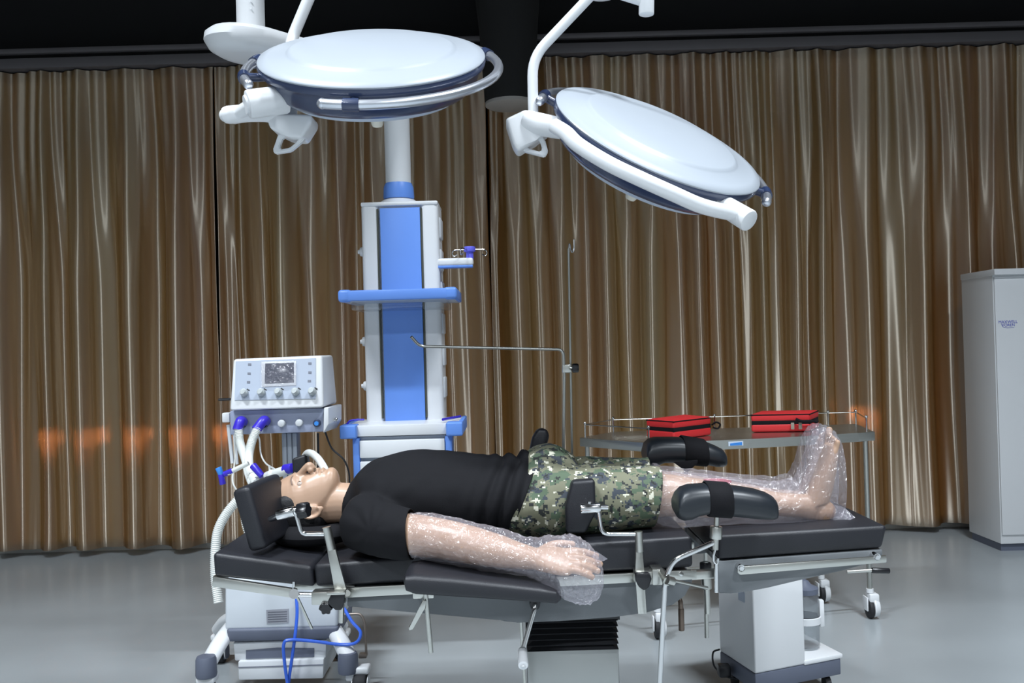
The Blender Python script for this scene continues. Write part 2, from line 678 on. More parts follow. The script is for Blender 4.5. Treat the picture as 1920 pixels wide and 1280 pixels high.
# white cabinet at the right
YC = 6.05
t = thing('cabinet', 'tall white cabinet with small blue logo at the right edge', 'cabinet', P(1885, 1030, YC))
xl = P(1868, 700, YC).x
zt_, zb_ = P(1866, 507, YC).z, 0.0
zt_ = 1.86
W = 0.85
b = bm_(); box(b, (xl + W / 2, YC + 0.22, (zt_ + 0.05) / 2), (W, 0.42, zt_ - 0.05), bev=0.004); obj('body', b, WHITE, t)
b = bm_(); box(b, (xl + W / 2, YC + 0.20, zt_ - 0.02), (W + 0.012, 0.46, 0.04), bev=0.004); obj('top_panel', b, WHITE, t)
b = bm_(); box(b, (xl + W / 2, YC + 0.005, 0.96), (W - 0.012, 0.014, 1.70), bev=0.003); dr = obj('door', b, WHITE, t)
b = bm_(); box(b, (xl + W / 2, YC + 0.22, 0.03), (W - 0.02, 0.38, 0.06)); obj('plinth', b, DGREY, t)
b = bm_(); box(b, (xl + W - 0.06, YC - 0.012, 1.0), (0.015, 0.02, 0.14), bev=0.004); obj('handle', b, STEEL, dr)


def text_mesh(name, s, size, loc, rotx, m, parent, ext=0.0008, align='CENTER'):
    cu = bpy.data.curves.new(name, 'FONT')
    cu.body = s
    cu.size = size
    cu.extrude = ext
    cu.align_x = align
    cu.align_y = 'CENTER'
    o = bpy.data.objects.new(name, cu)
    COL.objects.link(o)
    dg = bpy.context.evaluated_depsgraph_get()
    dg.update()
    me = bpy.data.meshes.new_from_object(o.evaluated_get(dg))
    bpy.data.objects.remove(o)
    M = Matrix.Translation(Vector(loc)) @ (rotx if isinstance(rotx, Matrix) else Matrix.Rotation(rotx, 4, 'X'))
    me.transform(M)
    me.materials.clear()
    me.materials.append(m)
    return link(name, me, parent)


lp = P(1890, 606, YC - 0.003)
lg = text_mesh('logo', 'MAXWELL', 0.027, (lp.x, YC - 0.0028, lp.z + 0.009), PI / 2, BLUEINK, dr)
text_mesh('logo_text', 'FOREN', 0.026, (lp.x + 0.004, YC - 0.0028, lp.z - 0.012), PI / 2, BLUEINK, lg)
b = bm_()
tube(b, spline([(lp.x - 0.045, YC - 0.003, lp.z - 0.002), (lp.x - 0.03, YC - 0.003, lp.z - 0.024), (lp.x, YC - 0.003, lp.z - 0.03), (lp.x + 0.04, YC - 0.003, lp.z - 0.028)], 6), [0.0012] * 19, 6)
obj('logo_swoosh', b, BLUEINK, lg)

# ================================================================== CEILING PENDANT
t = thing('ceiling_pendant', 'white and blue medical pendant column hanging behind the patient, with shelves and drawers', 'medical pendant', (-0.55, 4.5, 1.0))
YP = 4.4
colx, coly = P(471, 75, 3.92).x, 3.92
polx, poly_ = P(745, 300, 4.5).x, 4.52
za = P(471, 78, 3.92).z
b = bm_()
cyl(b, (colx, coly, za), (colx, coly, 7.0), mm(26, 3.92), seg=32)
for zz in (0.07, 0.10):
    cyl(b, (colx + 0.02, coly - mm(26, 3.92), za + zz + 0.05), (colx + 0.02, coly - mm(26, 3.92) - 0.003, za + zz + 0.05), 0.004, seg=8)
obj('ceiling_column', b, WHITE, t)
# swing arm: a rounded stadium between the two axes
b = bm_()
ax, bx = Vector((colx, coly, 0)), Vector((polx, poly_, 0))
dr_ = (bx - ax).normalized()
nr = Vector((-dr_.y, dr_.x, 0))
prof = []
for hz, k in ((-0.075, 0.50), (-0.07, 0.72), (-0.052, 0.90), (-0.02, 1.0), (0.008, 0.98), (0.028, 0.86), (0.034, 0.7)):
    pts = []
    rr = 0.15 * k
    for i in range(17):
        a = PI / 2 + PI * i / 16
        pts.append(ax + dr_ * (rr * 1.38 * math.cos(a)) + nr * (rr * math.sin(a)))
    for i in range(17):
        a = -PI / 2 + PI * i / 16
        pts.append(bx + dr_ * (rr * 0.8 * math.cos(a)) + nr * (rr * 0.8 * math.sin(a)))
    prof.append([b.verts.new(p + Vector((0, 0, za + hz))) for p in pts])
skin_rings(b, prof)
obj('swing_arm', b, WHITE, t)
b = bm_()
zc = P(747, 372, YP).z
cyl(b, (polx, poly_, zc), (polx, poly_, za), mm(24, 4.5), seg=32)
obj('pole', b, WHITE, t)
b = bm_()
z1, z2 = P(747, 366, YP).z, P(747, 336, YP).z
lathe(b, [(mm(28, 4.5), 0), (mm(29, 4.5), 0.01), (mm(28, 4.5), z2 - z1 - 0.02), (mm(25, 4.5), z2 - z1)], (polx, poly_, z1), (0, 0, 1), 36)
obj('collar', b, BLUE, t)
b = bm_()
lathe(b, [(mm(40, 4.5), 0), (mm(40, 4.5), 0.012), (mm(30, 4.5), 0.03)], (polx, poly_, P(747, 380, YP).z), (0, 0, 1), 36)
obj('flange', b, WHITE, t)
# tower
xL, xR = P(676, 390, YP).x, P(821, 390, YP).x
zT, zB = P(747, 379, YP).z, P(760, 795, YP).z
dep = 0.24
cxm = (xL + xR) / 2
b = bm_()
for sx in (-1, 1):
    wv = mm(33, YP)
    cxx = (xL + wv / 2) if sx < 0 else (xR - wv / 2)
    box(b, (cxx, YP + dep / 2, (zT + zB) / 2), (wv, dep, zT - zB), bev=0.022, seg=4)
box(b, (cxm, YP + dep / 2 + 0.012, (zT + zB) / 2), (xR - xL - mm(40, YP), dep - 0.02, zT - zB - 0.01))
box(b, (cxm, YP + dep / 2, zT - 0.006), (xR - xL, dep + 0.01, 0.02), bev=0.008)
tw = obj('tower', b, WHITE, t)
b = bm_()
box(b, (cxm + mm(1, YP), YP + 0.006, (zT + zB) / 2 - 0.012), (mm(75, YP), 0.02, zT - zB - 0.03), bev=0.002)
obj('front_panel', b, BLUE, tw, label='blue front panel')
for xx in (707, 789):
    X = P(xx, 385, YP).x
    b = bm_(); box(b, (X, YP + 0.008, (zT + zB) / 2), (0.008, 0.014, zT - zB - 0.06)); obj('groove', b, mat('groove_shadow_gap', (70, 72, 62), 0.6), tw)
for k, py in enumerate((468, 640, 725)):      # outlets on the left side
    c = Vector((xL, YP + 0.10, P(672, py, YP).z))
    b = bm_(); cyl(b, c + Vector((0.005, 0, 0)), c - Vector((0.024, 0, 0)), 0.027, 0.022, 20, bev=0.004); cyl(b, c - Vector((0.02, 0, 0)), c - Vector((0.034, 0, 0)), 0.012, 0.01, 14)
    obj('gas_outlet', b, WHITE, tw)
for k in range(6):                            # sockets on the right side
    zz = zT - 0.12 - k * 0.155
    b = bm_(); box(b, (xR + 0.002, YP + 0.11, zz), (0.014, 0.13, 0.10), bev=0.006); obj('socket', b, WHITE2, tw)
# infusion arm with hooks
c = P(828, 490, YP - 0.02)
e = P(872, 490, YP - 0.02)
b = bm_(); box(b, ((c + e) / 2 + Vector((0.008, 0.05, 0))), ((e - c).length + 0.06, 0.06, 0.038), bev=0.012, seg=3); ia = obj('infusion_arm', b, WHITE, t)
b = bm_(); box(b, ((c + e) / 2 + Vector((0.008, 0.05, -0.021))), ((e - c).length + 0.055, 0.055, 0.012), bev=0.004); obj('lower_trim', b, BLUE, ia, label='blue lower trim')
h = P(880, 482, YP - 0.02) + Vector((0, 0.05, 0))
b = bm_(); cyl(b, h - Vector((0, 0, 0.005)), h + Vector((0, 0, 0.03)), 0.018, seg=20); cyl(b, h + Vector((0, 0, 0.03)), h + Vector((0, 0, 0.056)), 0.028, seg=20, bev=0.005); obj('hook_hub', b, mat('periwinkle_plastic', (104, 104, 226), 0.4), ia)
for a in (0.25, PI - 0.15, -PI / 2 - 0.5, PI / 2):
    d = Vector((math.cos(a), math.sin(a), 0))
    q = h + Vector((0, 0, 0.042))
    b = bm_(); tube(b, spline([q + d * 0.02, q + d * 0.07, q + d * 0.085 + Vector((0, 0, -0.012)), q + d * 0.078 + Vector((0, 0, -0.03)), q + d * 0.062 + Vector((0, 0, -0.022))], 6), 0.003, 8)
    obj('hook', b, CHROME, ia)
# upper shelf
YS = 4.18
sl, sr = P(634, 552, YS).x, P(857, 548, YS).x
zs = P(747, 552, YS).z
b = bm_()
box(b, ((sl + sr) / 2, YS + 0.2, zs - 0.018), (sr - sl - 0.03, 0.38, 0.016), bev=0.003)
sh = obj('shelf', b, LGREY, t)
b = bm_()
box(b, ((sl + sr) / 2, YS, zs), (sr - sl - 0.03, 0.03, 0.048), bev=0.008)
for x_ in (sl + 0.03, sr - 0.03):
    box(b, (x_, YS + 0.012, zs), (0.06, 0.055, 0.056), bev=0.014, seg=3)
    box(b, (x_ + (-0.018 if x_ < cxm else 0.018), YS + 0.2, zs), (0.022, 0.36, 0.048), bev=0.006)
obj('shelf_rail', b, BLUE, sh, label='blue rail round the shelf')
b = bm_()
box(b, ((sl + sr) / 2, YS + 0.19, zs - 0.045), (sr - sl - 0.1, 0.30, 0.038), bev=0.008)
obj('clear_tray', b, CLEAR, sh, label='clear plastic tray under the shelf')
# lower shelf with drawers
YL = 4.16
sl, sr = P(640, 805, YL).x, P(867, 800, YL).x
zs = P(752, 806, YL).z
b = bm_(); box(b, ((sl + sr) / 2, YL + 0.2, zs), (sr - sl - 0.04, 0.40, 0.05), bev=0.004); lo = obj('lower_shelf', b, WHITE, t)
for x_ in (sl + 0.035, sr - 0.035):
    b = bm_(); box(b, (x_, YL + 0.01, zs), (0.075, 0.09, 0.062), bev=0.008, seg=3); box(b, (x_ + (-0.025 if x_ < cxm else 0.025), YL + 0.22, zs), (0.022, 0.36, 0.06), bev=0.006)
    obj('corner_block', b, BLUE, lo, label='blue corner block')
b = bm_(); tube(b, spline([(sl + 0.02, YL + 0.03, zs + 0.03), (sl + 0.04, YL + 0.03, zs + 0.048), (sl + 0.1, YL + 0.03, zs + 0.05)], 5), 0.004, 8); obj('side_rail', b, VIOLET, lo); b = bm_(); tube(b, [(sr - 0.09, YL + 0.03, zs + 0.04), (sr - 0.02, YL + 0.2, zs + 0.04)], 0.006, 8); obj('side_rail', b, VIOLET, lo)
dl, drr = P(661, 850, YL).x, P(848, 850, YL).x
zd0, zd1 = P(752, 890, YL).z - 0.11, zs - 0.03
b = bm_(); box(b, ((dl + drr) / 2, YL + 0.2, (zd0 + zd1) / 2), (drr - dl - 0.03, 0.34, zd1 - zd0)); dc = obj('drawer_case', b, LGREY, t)
for x_ in (dl + 0.016, drr - 0.016):
    b = bm_(); box(b, (x_, YL + 0.05, (zd0 + zd1) / 2), (0.032, 0.09, zd1 - zd0), bev=0.006); obj('edge_strip', b, BLUE, dc, label='blue edge strip')
hh = (zd1 - zd0) / 3
for k in range(3):
    zz = zd1 - hh * (k + 0.5)
    b = bm_(); box(b, ((dl + drr) / 2, YL + 0.015, zz - 0.006), (drr - dl - 0.066, 0.035, hh - 0.016), bev=0.004); obj('drawer', b, WHITE, dc)


# ================================================================== SURGICAL LAMPS
def plane_hit(px, py, C, N, off):
    d = ray(px, py)
    s = ((C + N * off) - CAM).dot(N) / d.dot(N)
    return CAM + d * s


def lamp_axes(cx_, cy_, Y, theta, a):
    C = P(cx_, cy_, Y)
    V = (CAM - C).normalized()
    M = CR * math.cos(theta) + CU * math.sin(theta)
    M = (M - V * M.dot(V)).normalized()
    u = V.cross(M)
    if u.dot(CU) < 0:
        u = -u
    N = (V * math.sin(a) + u * math.cos(a)).normalized()
    T = N.cross(M).normalized()
    return C, M, T, N


def lamp_head(t, C, M, T, N, R, rails):
    hd = []
    b = bm_()
    lathe(b, [(0.001, -0.124), (0.20, -0.122), (R - 0.085, -0.118), (R - 0.055, -0.108), (R - 0.032, -0.088), (R - 0.018, -0.05), (R - 0.012, -0.034), (R - 0.002, -0.030), (R + 0.001, -0.018), (R - 0.004, -0.006), (0.001, -0.004)], C, N, 96)
    head = obj('lamp_housing', b, NAVY, t, label='navy blue lamp housing', angle=0.9)
    b = bm_()
    lathe(b, [(R - 0.003, -0.009), (R, -0.004), (R - 0.003, 0.001), (R - 0.03, 0.008), (R * 0.76, 0.0165), (R * 0.74, 0.0205), (R * 0.72, 0.025), (R * 0.70, 0.027), (R * 0.4, 0.033), (0.001, 0.036)], C, N, 96)
    obj('cover', b, mat('pale_enamel', (166, 173, 181), 0.36, var=0.02), t, angle=1.0)
    b = bm_()
    lathe(b, [(0.001, -0.130), (R - 0.09, -0.128), (R - 0.08, -0.114), (0.001, -0.112)], C, N, 64)
    obj('lens', b, LGREY, head)
    b = bm_()
    lathe(b, [(0.001, -0.225), (0.016, -0.224), (0.020, -0.215), (0.024, -0.125), (0.02, -0.115)], C, N, 24)
    obj('sterile_handle', b, mat('ivory_plastic', (226, 222, 208), 0.4), t, label='ivory sterile handle under the lamp')

    def at(r, deg, z):
        a = math.radians(deg)
        return C + M * (r * math.cos(a)) + T * (r * math.sin(a)) + N * z
    for (a0, a1, grip) in rails:
        b = bm_()
        n = 48
        pts = []
        for i in range(n + 1):
            f = i / n
            pts.append(at(R + 0.042, a0 + (a1 - a0) * f, -0.038))
        tube(b, pts, 0.0145, 14)
        ball(b, pts[0], 0.0155, 14)
        ball(b, pts[-1], 0.0155, 14)
        rl = obj('handle_rail', b, SILVER, t, label='curved silver handle rail')
        for dd in ((a0 + (12 if a1 > a0 else -12)), (a1 - (10 if a1 > a0 else -10))):
            b = bm_()
            cyl(b, at(R - 0.05, dd, -0.045), at(R + 0.03, dd, -0.040), 0.012, 0.014, 12)
            tube(b, [at(R + 0.042, dd - 3.2, -0.038), at(R + 0.043, dd, -0.038), at(R + 0.042, dd + 3.2, -0.038)], 0.0185, 14)
            obj('rail_clamp', b, NAVY, rl, label='navy rail clamp')
    return head, at


def cyl_hit(px, py, C, N, r):
    """nearest point of the pixel ray on a cylinder of radius r round the lamp axis"""
    d = ray(px, py).normalized()
    o = CAM - C
    d_, o_ = d - N * d.dot(N), o - N * o.dot(N)
    A, B, Cc = d_.dot(d_), 2 * d_.dot(o_), o_.dot(o_) - r * r
    q = max(0.0, B * B - 4 * A * Cc)
    return CAM + d * ((-B - math.sqrt(q)) / (2 * A))


R = 0.35
# --- left lamp
C1, M1, T1, N1 = lamp_axes(698, 104, 2.84, math.radians(2.0), math.radians(13.6))
t = thing('surgical_lamp', 'round operating lamp over the patient\'s chest, its white disc nearly level', 'operating lamp', C1, 'operating lamps')
hd, at1 = lamp_head(t, C1, M1, T1, N1, R, [(-112, 28, 1), (200, 150, 1)])
b = bm_()
pA, pB = plane_hit(463, 196, C1, N1, -0.085), plane_hit(516, 184, C1, N1, -0.085)
pB2 = pA + (at1(0.25, -150, -0.085) - pA).normalized() * 0.12
cyl(b, pA, pB2, 0.042, 0.042, 28, bev=0.008)
yj = obj('pivot_joint', b, WHITE, t)
b = bm_()
d = (pA - pB2).normalized()
cyl(b, pA - d * 0.001, pA + d * 0.006, 0.029, 0.027, 24)
obj('pivot_cap', b, WHITE2, yj)
b = bm_()
hub = P(545, 228, 2.86)
tip = P(432, 215, 2.76)
tube(b, spline([P(418, 217, 2.76), tip, P(470, 212, 2.78), P(510, 214, 2.82), hub], 6), [0.012, 0.021, 0.024, 0.025, 0.026] + [0.027] * 20, 16)
ball(b, P(424, 216, 2.76), 0.021)
ar = [at1(0.44, a, -0.12) for a in range(-165, -290, -12)]
tube(b, spline([pA + d * -0.02, tip + Vector((0, 0.03, 0.0)), P(470, 212, 2.82)], 6), 0.02, 14)
obj('yoke_arm', b, WHITE, t)
# hub block with grab handle
def hub_block(t, q, gpx, Y):
    b = bm_()
    hexa(b, [P(x, y, Y) for x, y in q], Vector((0, 0.10, 0)), bev=0.01, seg=3)
    hb = obj('hub_block', b, WHITE, t)
    b = bm_()
    pts = [P(x, y, Y + 0.03) for x, y in gpx]
    n = len(pts)
    # a flat loop with an opening
    cen = sum(pts, Vector()) / n
    outer = pts
    inner = [cen + (p - cen) * 0.58 for p in pts]
    vo = [[b.verts.new(p + Vector((0, dy, 0))) for p in outer] for dy in (0, 0.022)]
    vi = [[b.verts.new(p + Vector((0, dy, 0))) for p in inner] for dy in (0, 0.022)]
    for i in range(n):
        j = (i + 1) % n
        b.faces.new((vo[0][i], vo[0][j], vi[0][j], vi[0][i]))
        b.faces.new((vo[1][j], vo[1][i], vi[1][i], vi[1][j]))
        b.faces.new((vo[0][j], vo[0][i], vo[1][i], vo[1][j]))
        b.faces.new((vi[0][i], vi[0][j], vi[1][j], vi[1][i]))
    bmesh.ops.bevel(b, geom=b.edges[:], offset=0.003, segments=2, affect='EDGES')
    obj('grab_handle', b, WHITE, hb)


hub_block(t, [(496, 210), (584, 214), (585, 228), (566, 258), (538, 256), (505, 240)], [(522, 250), (575, 245), (570, 262), (545, 283), (515, 288), (511, 281)], 2.80)
b = bm_()
bend(b, [P(545, 225, 2.88), P(545, 78, 3.28), P(582, -10, 3.28), P(700, -260, 3.3)], 0.0205, 0.05, 16)
obj('suspension_arm', b, WHITE, t)
topj = P(700, -260, 3.3)
b = bm_(); cyl(b, topj - Vector((0, 0, 0.06)), topj + Vector((0, 0, 0.08)), 0.04, seg=24); bend(b, [topj, (0.35, 3.2, topj.z + 0.2)], 0.035, 0.1); obj('spring_arm', b, WHITE, t)
b = bm_(); cyl(b, (0.35, 3.2, topj.z + 0.08), (0.35, 3.2, 7.0), 0.055, seg=28); obj('ceiling_mount', b, WHITE, t)

# --- right lamp
C2, M2, T2, N2 = lamp_axes(1236, 257, 2.90, math.radians(-24.5), math.radians(14.6))
t = thing('surgical_lamp', 'round operating lamp over the patient\'s legs, its white disc steeply tilted down to the right', 'operating lamp', C2, 'operating lamps')
hd, at2 = lamp_head(t, C2, M2, T2, N2, R, [(-4, 188, 1)])
b = bm_()
ypx = [(1040, 236), (1062, 250), (1085, 272), (1140, 306), (1200, 335), (1260, 362), (1310, 384), (1350, 395), (1385, 402)]
ypts = [cyl_hit(x, y, C2, N2, 0.405) for (x, y) in ypx]
# keep the arm a steady stand-off from the rim
tube(b, spline(ypts, 6), 0.022, 16)
obj('yoke_arm', b, WHITE, t)
b = bm_()
pe = ypts[-1]
dj = ((C2 - N2 * 0.08) - pe).normalized()
cyl(b, pe - dj * 0.045, pe + dj * 0.09, 0.033, 0.030, 24, bev=0.006)
obj('pivot_joint', b, WHITE, t)
Yh = 2.86
hub_block(t, [(947, 222), (985, 204), (1022, 214), (1032, 244), (1006, 262), (972, 284), (962, 270)], [(970, 246), (1012, 252), (1022, 262), (1028, 284), (1022, 294), (984, 284), (972, 272)], Yh)
b = bm_()
cyl(b, P(985, 228, Yh + 0.03), P(1064, 243, Yh - 0.03), 0.037, 0.033, 24, bev=0.008)
obj('swivel_joint', b, WHITE, t)
b = bm_()
bend(b, [P(1000, 225, Yh + 0.05), P(998, 108, Yh + 0.05), P(1105, -5, Yh + 0.05), P(1215, -120, Yh + 0.07)], 0.0165, 0.06, 16)
obj('suspension_arm', b, WHITE, t)
b = bm_()
q0 = P(1212, 0, Yh + 0.06)
cyl(b, P(1212, 28, Yh + 0.07), P(1214, -150, Yh + 0.07), 0.0245, seg=24, bev=0.004)
tube(b, [P(1205, 2, Yh + 0.07), P(1160, -14, Yh + 0.09), P(1000, -74, Yh + 0.16), (0.35, 3.2, P(950, -110, Yh).z)], [0.017, 0.02, 0.024, 0.03], 16)
obj('spring_arm', b, WHITE, t)
b = bm_(); cyl(b, (0.35, 3.2, P(950, -110, Yh).z - 0.05), (0.35, 3.2, topj.z + 0.05), 0.05, seg=28); obj('ceiling_mount', b, WHITE, t)

# ================================================================== OPERATING TABLE
YN, YF = 2.61, 3.13
WD = YF - YN
t = thing('operating_table', 'black padded operating table with grey side panels carrying the mannequin', 'operating table', (0.25, 2.87, 0.0))


def pad(name, top, bot, yn, wd, bev=0.012):
    """mattress piece: near top edge and near bottom edge as pixel pairs"""
    b = bm_()
    q = [P(top[0][0], top[0][1], yn), P(top[1][0], top[1][1], yn), P(bot[1][0], bot[1][1], yn), P(bot[0][0], bot[0][1], yn)]
    hexa(b, q, Vector((0, wd, 0)), bev=bev, seg=3)
    return obj(name, b, BLACKV, t)


pad('head_pad', ((398, 1036), (584, 1061)), ((401, 1081), (590, 1101)), YN, WD)
pad('back_pad', ((587, 1059), (905, 1030)), ((592, 1101), (905, 1084)), YN, WD)
pad('seat_pad', ((907, 1030), (1298, 1005)), ((907, 1084), (1300, 1064)), YN, WD)
pad('leg_pad', ((1348, 1003), (1665, 985)), ((1347, 1050), (1655, 1028)), YN, WD)
# steel side rails, near and far, with a bar across the head end
for yy in (YN - 0.005, YF - 0.01):
    b = bm_()
    hexa(b, [P(400, 1080, YN) + Vector((0, yy - YN, 0)), P(557, 1104, YN) + Vector((0, yy - YN, 0)), P(556, 1121, YN) + Vector((0, yy - YN, 0)), P(398, 1099, YN) + Vector((0, yy - YN, 0))], Vector((0, 0.016, 0)), bev=0.003)
    hr = obj('head_rail', b, STEEL, t)
a0 = P(399, 1089, YN)
b = bm_()
box(b, (a0.x + 0.006, (YN + YF) / 2, a0.z), (0.014, WD, 0.026), bev=0.003)
obj('end_rail', b, STEEL, t)
for yy in (YN - 0.012, YF):
    b = bm_()
    sh_ = Vector((0, yy - YN, 0))
    hexa(b, [P(590, 1103, YN) + sh_, P(1305, 1066, YN) + sh_, P(1305, 1084, YN) + sh_, P(590, 1122, YN) + sh_], Vector((0, 0.012, 0)), bev=0.003)
    obj('side_rail', b, STEEL, t)
for yy in (YF, YN - 0.03):
    b = bm_()
    sh_ = Vector((0, yy - YN, 0))
    hexa(b, [P(x, y, YN) + sh_ for x, y in ((1383, 1057), (1655, 1037), (1655, 1050), (1383, 1073), (1378, 1069), (1378, 1061))], Vector((0, 0.012, 0)), bev=0.003)
    lr = obj('leg_rail', b, STEEL, t)
for (x, y) in ((1390, 1065), (1645, 1044)):
    p = P(x, y, YN - 0.03)
    b = bm_()
    cyl(b, p + Vector((0, 0.002, 0)), p - Vector((0, 0.006, 0)), 0.008, 0.007, 6)
    cyl(b, p + Vector((0, 0.03, 0)), p, 0.01, seg=12)
    obj('rail_bolt', b, CHROME, lr)
for (x, y) in ((642, 1109), (772, 1105), (1277, 1075)):
    p = P(x, y, YN - 0.012)
    b = bm_()
    cyl(b, p + Vector((0, 0.004, 0)), p - Vector((0, 0.006, 0)), 0.007, 0.006, 8)
    obj('rail_bolt', b, CHROME, t)
# grey side panels
b = bm_()
out = [(650, 1120), (900, 1106), (1200, 1090), (1300, 1085), (1297, 1096), (1285, 1118), (1262, 1135), (1212, 1149), (1155, 1157), (1050, 1165), (970, 1168), (945, 1166), (930, 1160), (700, 1142), (650, 1138)]
for yy in (YN + 0.005, YF - 0.025):
    hexa(b, [P(x, y, YN) + Vector((0, yy - YN, 0)) for x, y in out], Vector((0, 0.02, 0)), bev=0.004)
pz = P(900, 1125, YN).z
q = [P(655, 1112, YN), P(1296, 1076, YN), P(1296, 1088, YN), P(655, 1122, YN)]
hexa(b, [v + Vector((0, 0.012, 0)) for v in q], Vector((0, WD - 0.03, 0)))
obj('frame_panel', b, GREY, t)
b = bm_()
out = [(1347, 1052), (1655, 1030), (1655, 1042), (1627, 1057), (1576, 1070), (1500, 1087), (1441, 1101), (1399, 1109), (1370, 1112), (1348, 1112)]
for yy in (YN + 0.0, YF - 0.02):
    hexa(b, [P(x, y, YN) + Vector((0, yy - YN, 0)) for x, y in out], Vector((0, 0.02, 0)), bev=0.004)
q = [P(1350, 1052, YN), P(1653, 1030, YN), P(1653, 1036, YN), P(1350, 1062, YN)]
hexa(b, [v + Vector((0, 0.01, 0)) for v in q], Vector((0, WD - 0.02, 0)))
obj('leg_panel', b, GREY, t)
# hinges between the seat and leg sections and at the head section
for yy in (YN + 0.05, YF - 0.08):
    for q in (((1280, 1082), (1360, 1076), (1360, 1092), (1280, 1098)), ((540, 1104), (575, 1098), (660, 1106), (660, 1118), (540, 1114))):
        b = bm_()
        hexa(b, [P(x, y, YN) + Vector((0, yy - YN, 0)) for x, y in q], Vector((0, 0.03, 0)), bev=0.004)
        obj('hinge', b, STEEL, t)
# column: bellows and housing
bl, br = P(990, 1190, 2.72).x, P(1156, 1190, 2.72).x
zt1, zb1 = P(1070, 1162, 2.72).z, P(1070, 1216, 2.72).z
bcx, bw = (bl + br) / 2, br - bl
b = bm_()
rs = []
nf = 5
for i in range(nf * 2 + 1):
    f = i / (nf * 2)
    g = 0.0 if i % 2 else 0.016
    hw, hd2 = bw / 2 - 0.012 + g, 0.17 + g
    z = zt1 + (zb1 - zt1) * f
    rs.append([b.verts.new((bcx + sx * hw, 2.89 + sy * hd2, z)) for sx, sy in ((-1, -1), (1, -1), (1, 1), (-1, 1))])
skin_rings(b, rs)
obj('bellows', b, RUBBER, t, smooth=False)
b = bm_()
box(b, (bcx, 2.89, zt1 + 0.008), (bw + 0.02, 0.36, 0.016)); obj('column_top', b, BLACKP, t)
b = bm_()
zfl = 0.16
box(b, (bcx, 2.89, (zb1 + zfl) / 2), (bw + 0.01, 0.34, zb1 - zfl), bev=0.006)
obj('column_housing', b, mat('stainless_panel', (176, 178, 176), 0.35, metal=0.8), t)
b = bm_()
box(b, (bcx + 0.1, 2.89, 0.115), (1.15, 0.46, 0.09), bev=0.02, seg=3)
for sx in (-0.48, 0.68):
    for sy in (-0.17, 0.17):
        cyl(b, (bcx + sx, 2.89 + sy, 0.0), (bcx + sx, 2.89 + sy, 0.08), 0.045, seg=20)
obj('base_plate', b, GREY, t)
# vertical rod beside the column
b = bm_()
cyl(b, P(977, 1166, 2.66), P(985, 1300, 2.66), 0.005, seg=10)
obj('control_rod', b, STEEL, t)
# crank handle at the front
p0 = P(1003, 1132, YN - 0.005)
b = bm_()
cyl(b, p0 + Vector((0, 0.02, 0)), p0 - Vector((0, 0.012, 0)), 0.016, 0.014, 20)
obj('crank_socket', b, BLACKP, t)
b = bm_()
p1, p2, p3 = p0 - Vector((0, 0.03, 0)), P(983, 1208, YN - 0.06), P(980, 1222, YN - 0.065)
bend(b, [p0, p1, p2, p3], 0.007, 0.015, 12)
ch = obj('crank_handle', b, CHROME, t)
b = bm_()
p4 = P(981, 1248, YN - 0.13)
cyl(b, p3 + Vector((0, 0.0, 0.006)), p4, 0.0125, 0.014, 20, bev=0.003)
cyl(b, p4, p4 - Vector((0, 0.002, 0.003)), 0.007, seg=12)
obj('grip', b, WHITE, ch, label='white grip of the crank')
# release lever at the foot end
b = bm_()
cyl(b, P(1588, 1072, 2.9), P(1636, 1069, 2.9), 0.005, seg=10)
lv = obj('release_lever', b, STEEL, t)
b = bm_(); cyl(b, P(1634, 1069, 2.9), P(1668, 1070, 2.9), 0.009, 0.0085, 16, bev=0.003); obj('grip', b, BLACKP, lv, label='black lever grip')


# ================================================================== RAIL CLAMPS, BODY SUPPORTS, ARM BOARD, LEG HOLDERS
def knob_lobed(bm, c, axis, r, h, n=6):
    x, y, z = frame(axis)
    rs = []
    for hh, k in ((0, 0.9), (h * 0.15, 1), (h * 0.8, 1), (h, 0.85)):
        ring_ = []
        for i in range(n * 6):
            a = 2 * PI * i / (n * 6)
            rr = r * k * (1 + 0.13 * math.cos(a * n))
            ring_.append(bm.verts.new(Vector(c) + z * hh + x * rr * math.cos(a) + y * rr * math.sin(a)))
        rs.append(ring_)
    skin_rings(bm, rs)


# support at the head, near side
YB = 2.57
t = thing('body_support', 'black padded head support on chrome bracket clamped to the near rail beside the mannequin\'s head', 'body support', P(625, 1110, YB), 'clamp-on body supports')
b = bm_()
rotm = Matrix.Rotation(math.radians(14), 4, 'Y') @ Matrix.Rotation(math.radians(-24), 4, 'Z')
pc = P(497, 958, 2.74)
box(b, pc, (0.055, 0.22, 0.185), rot=Matrix.Rotation(math.radians(-15), 4, 'Y') @ Matrix.Rotation(math.radians(-10), 4, 'Z'), bev=0.014, seg=3)
obj('pad', b, BLACKV, t)
b = bm_()
cyl(b, P(519, 966, YB), P(552, 958, YB), 0.0155, seg=20, bev=0.003)
cyl(b, P(552, 958, YB), P(572, 955, YB), 0.012, seg=16)
cyl(b, P(508, 972, YB + 0.05), P(524, 966, YB), 0.010, seg=12)
brk = obj('bracket', b, CHROME, t)
b = bm_()
knob_lobed(b, P(560, 957, YB - 0.01), (1, -0.25, 0.1), 0.021, 0.03)
obj('knob', b, BLACKP, brk)
b = bm_()
bend(b, [P(555, 962, YB), P(566, 1001, YB), P(622, 1001, YB)], 0.0065, 0.015)
obj('rod', b, CHROME, t)
b = bm_()
cyl(b, P(612, 988, YB), P(622, 1030, YB), 0.0125, 0.0125, 16)
hexa(b, [P(613, 1030, YB - 0.008), P(629, 1030, YB - 0.008), P(650, 1107, YB - 0.008), P(627, 1107, YB - 0.008)], Vector((0, 0.012, 0)), bev=0.002)
cyl(b, P(641, 1108, YB - 0.02), P(640, 1165, YB + 0.02), 0.008, seg=10)
obj('post', b, STEEL, t)
b = bm_()
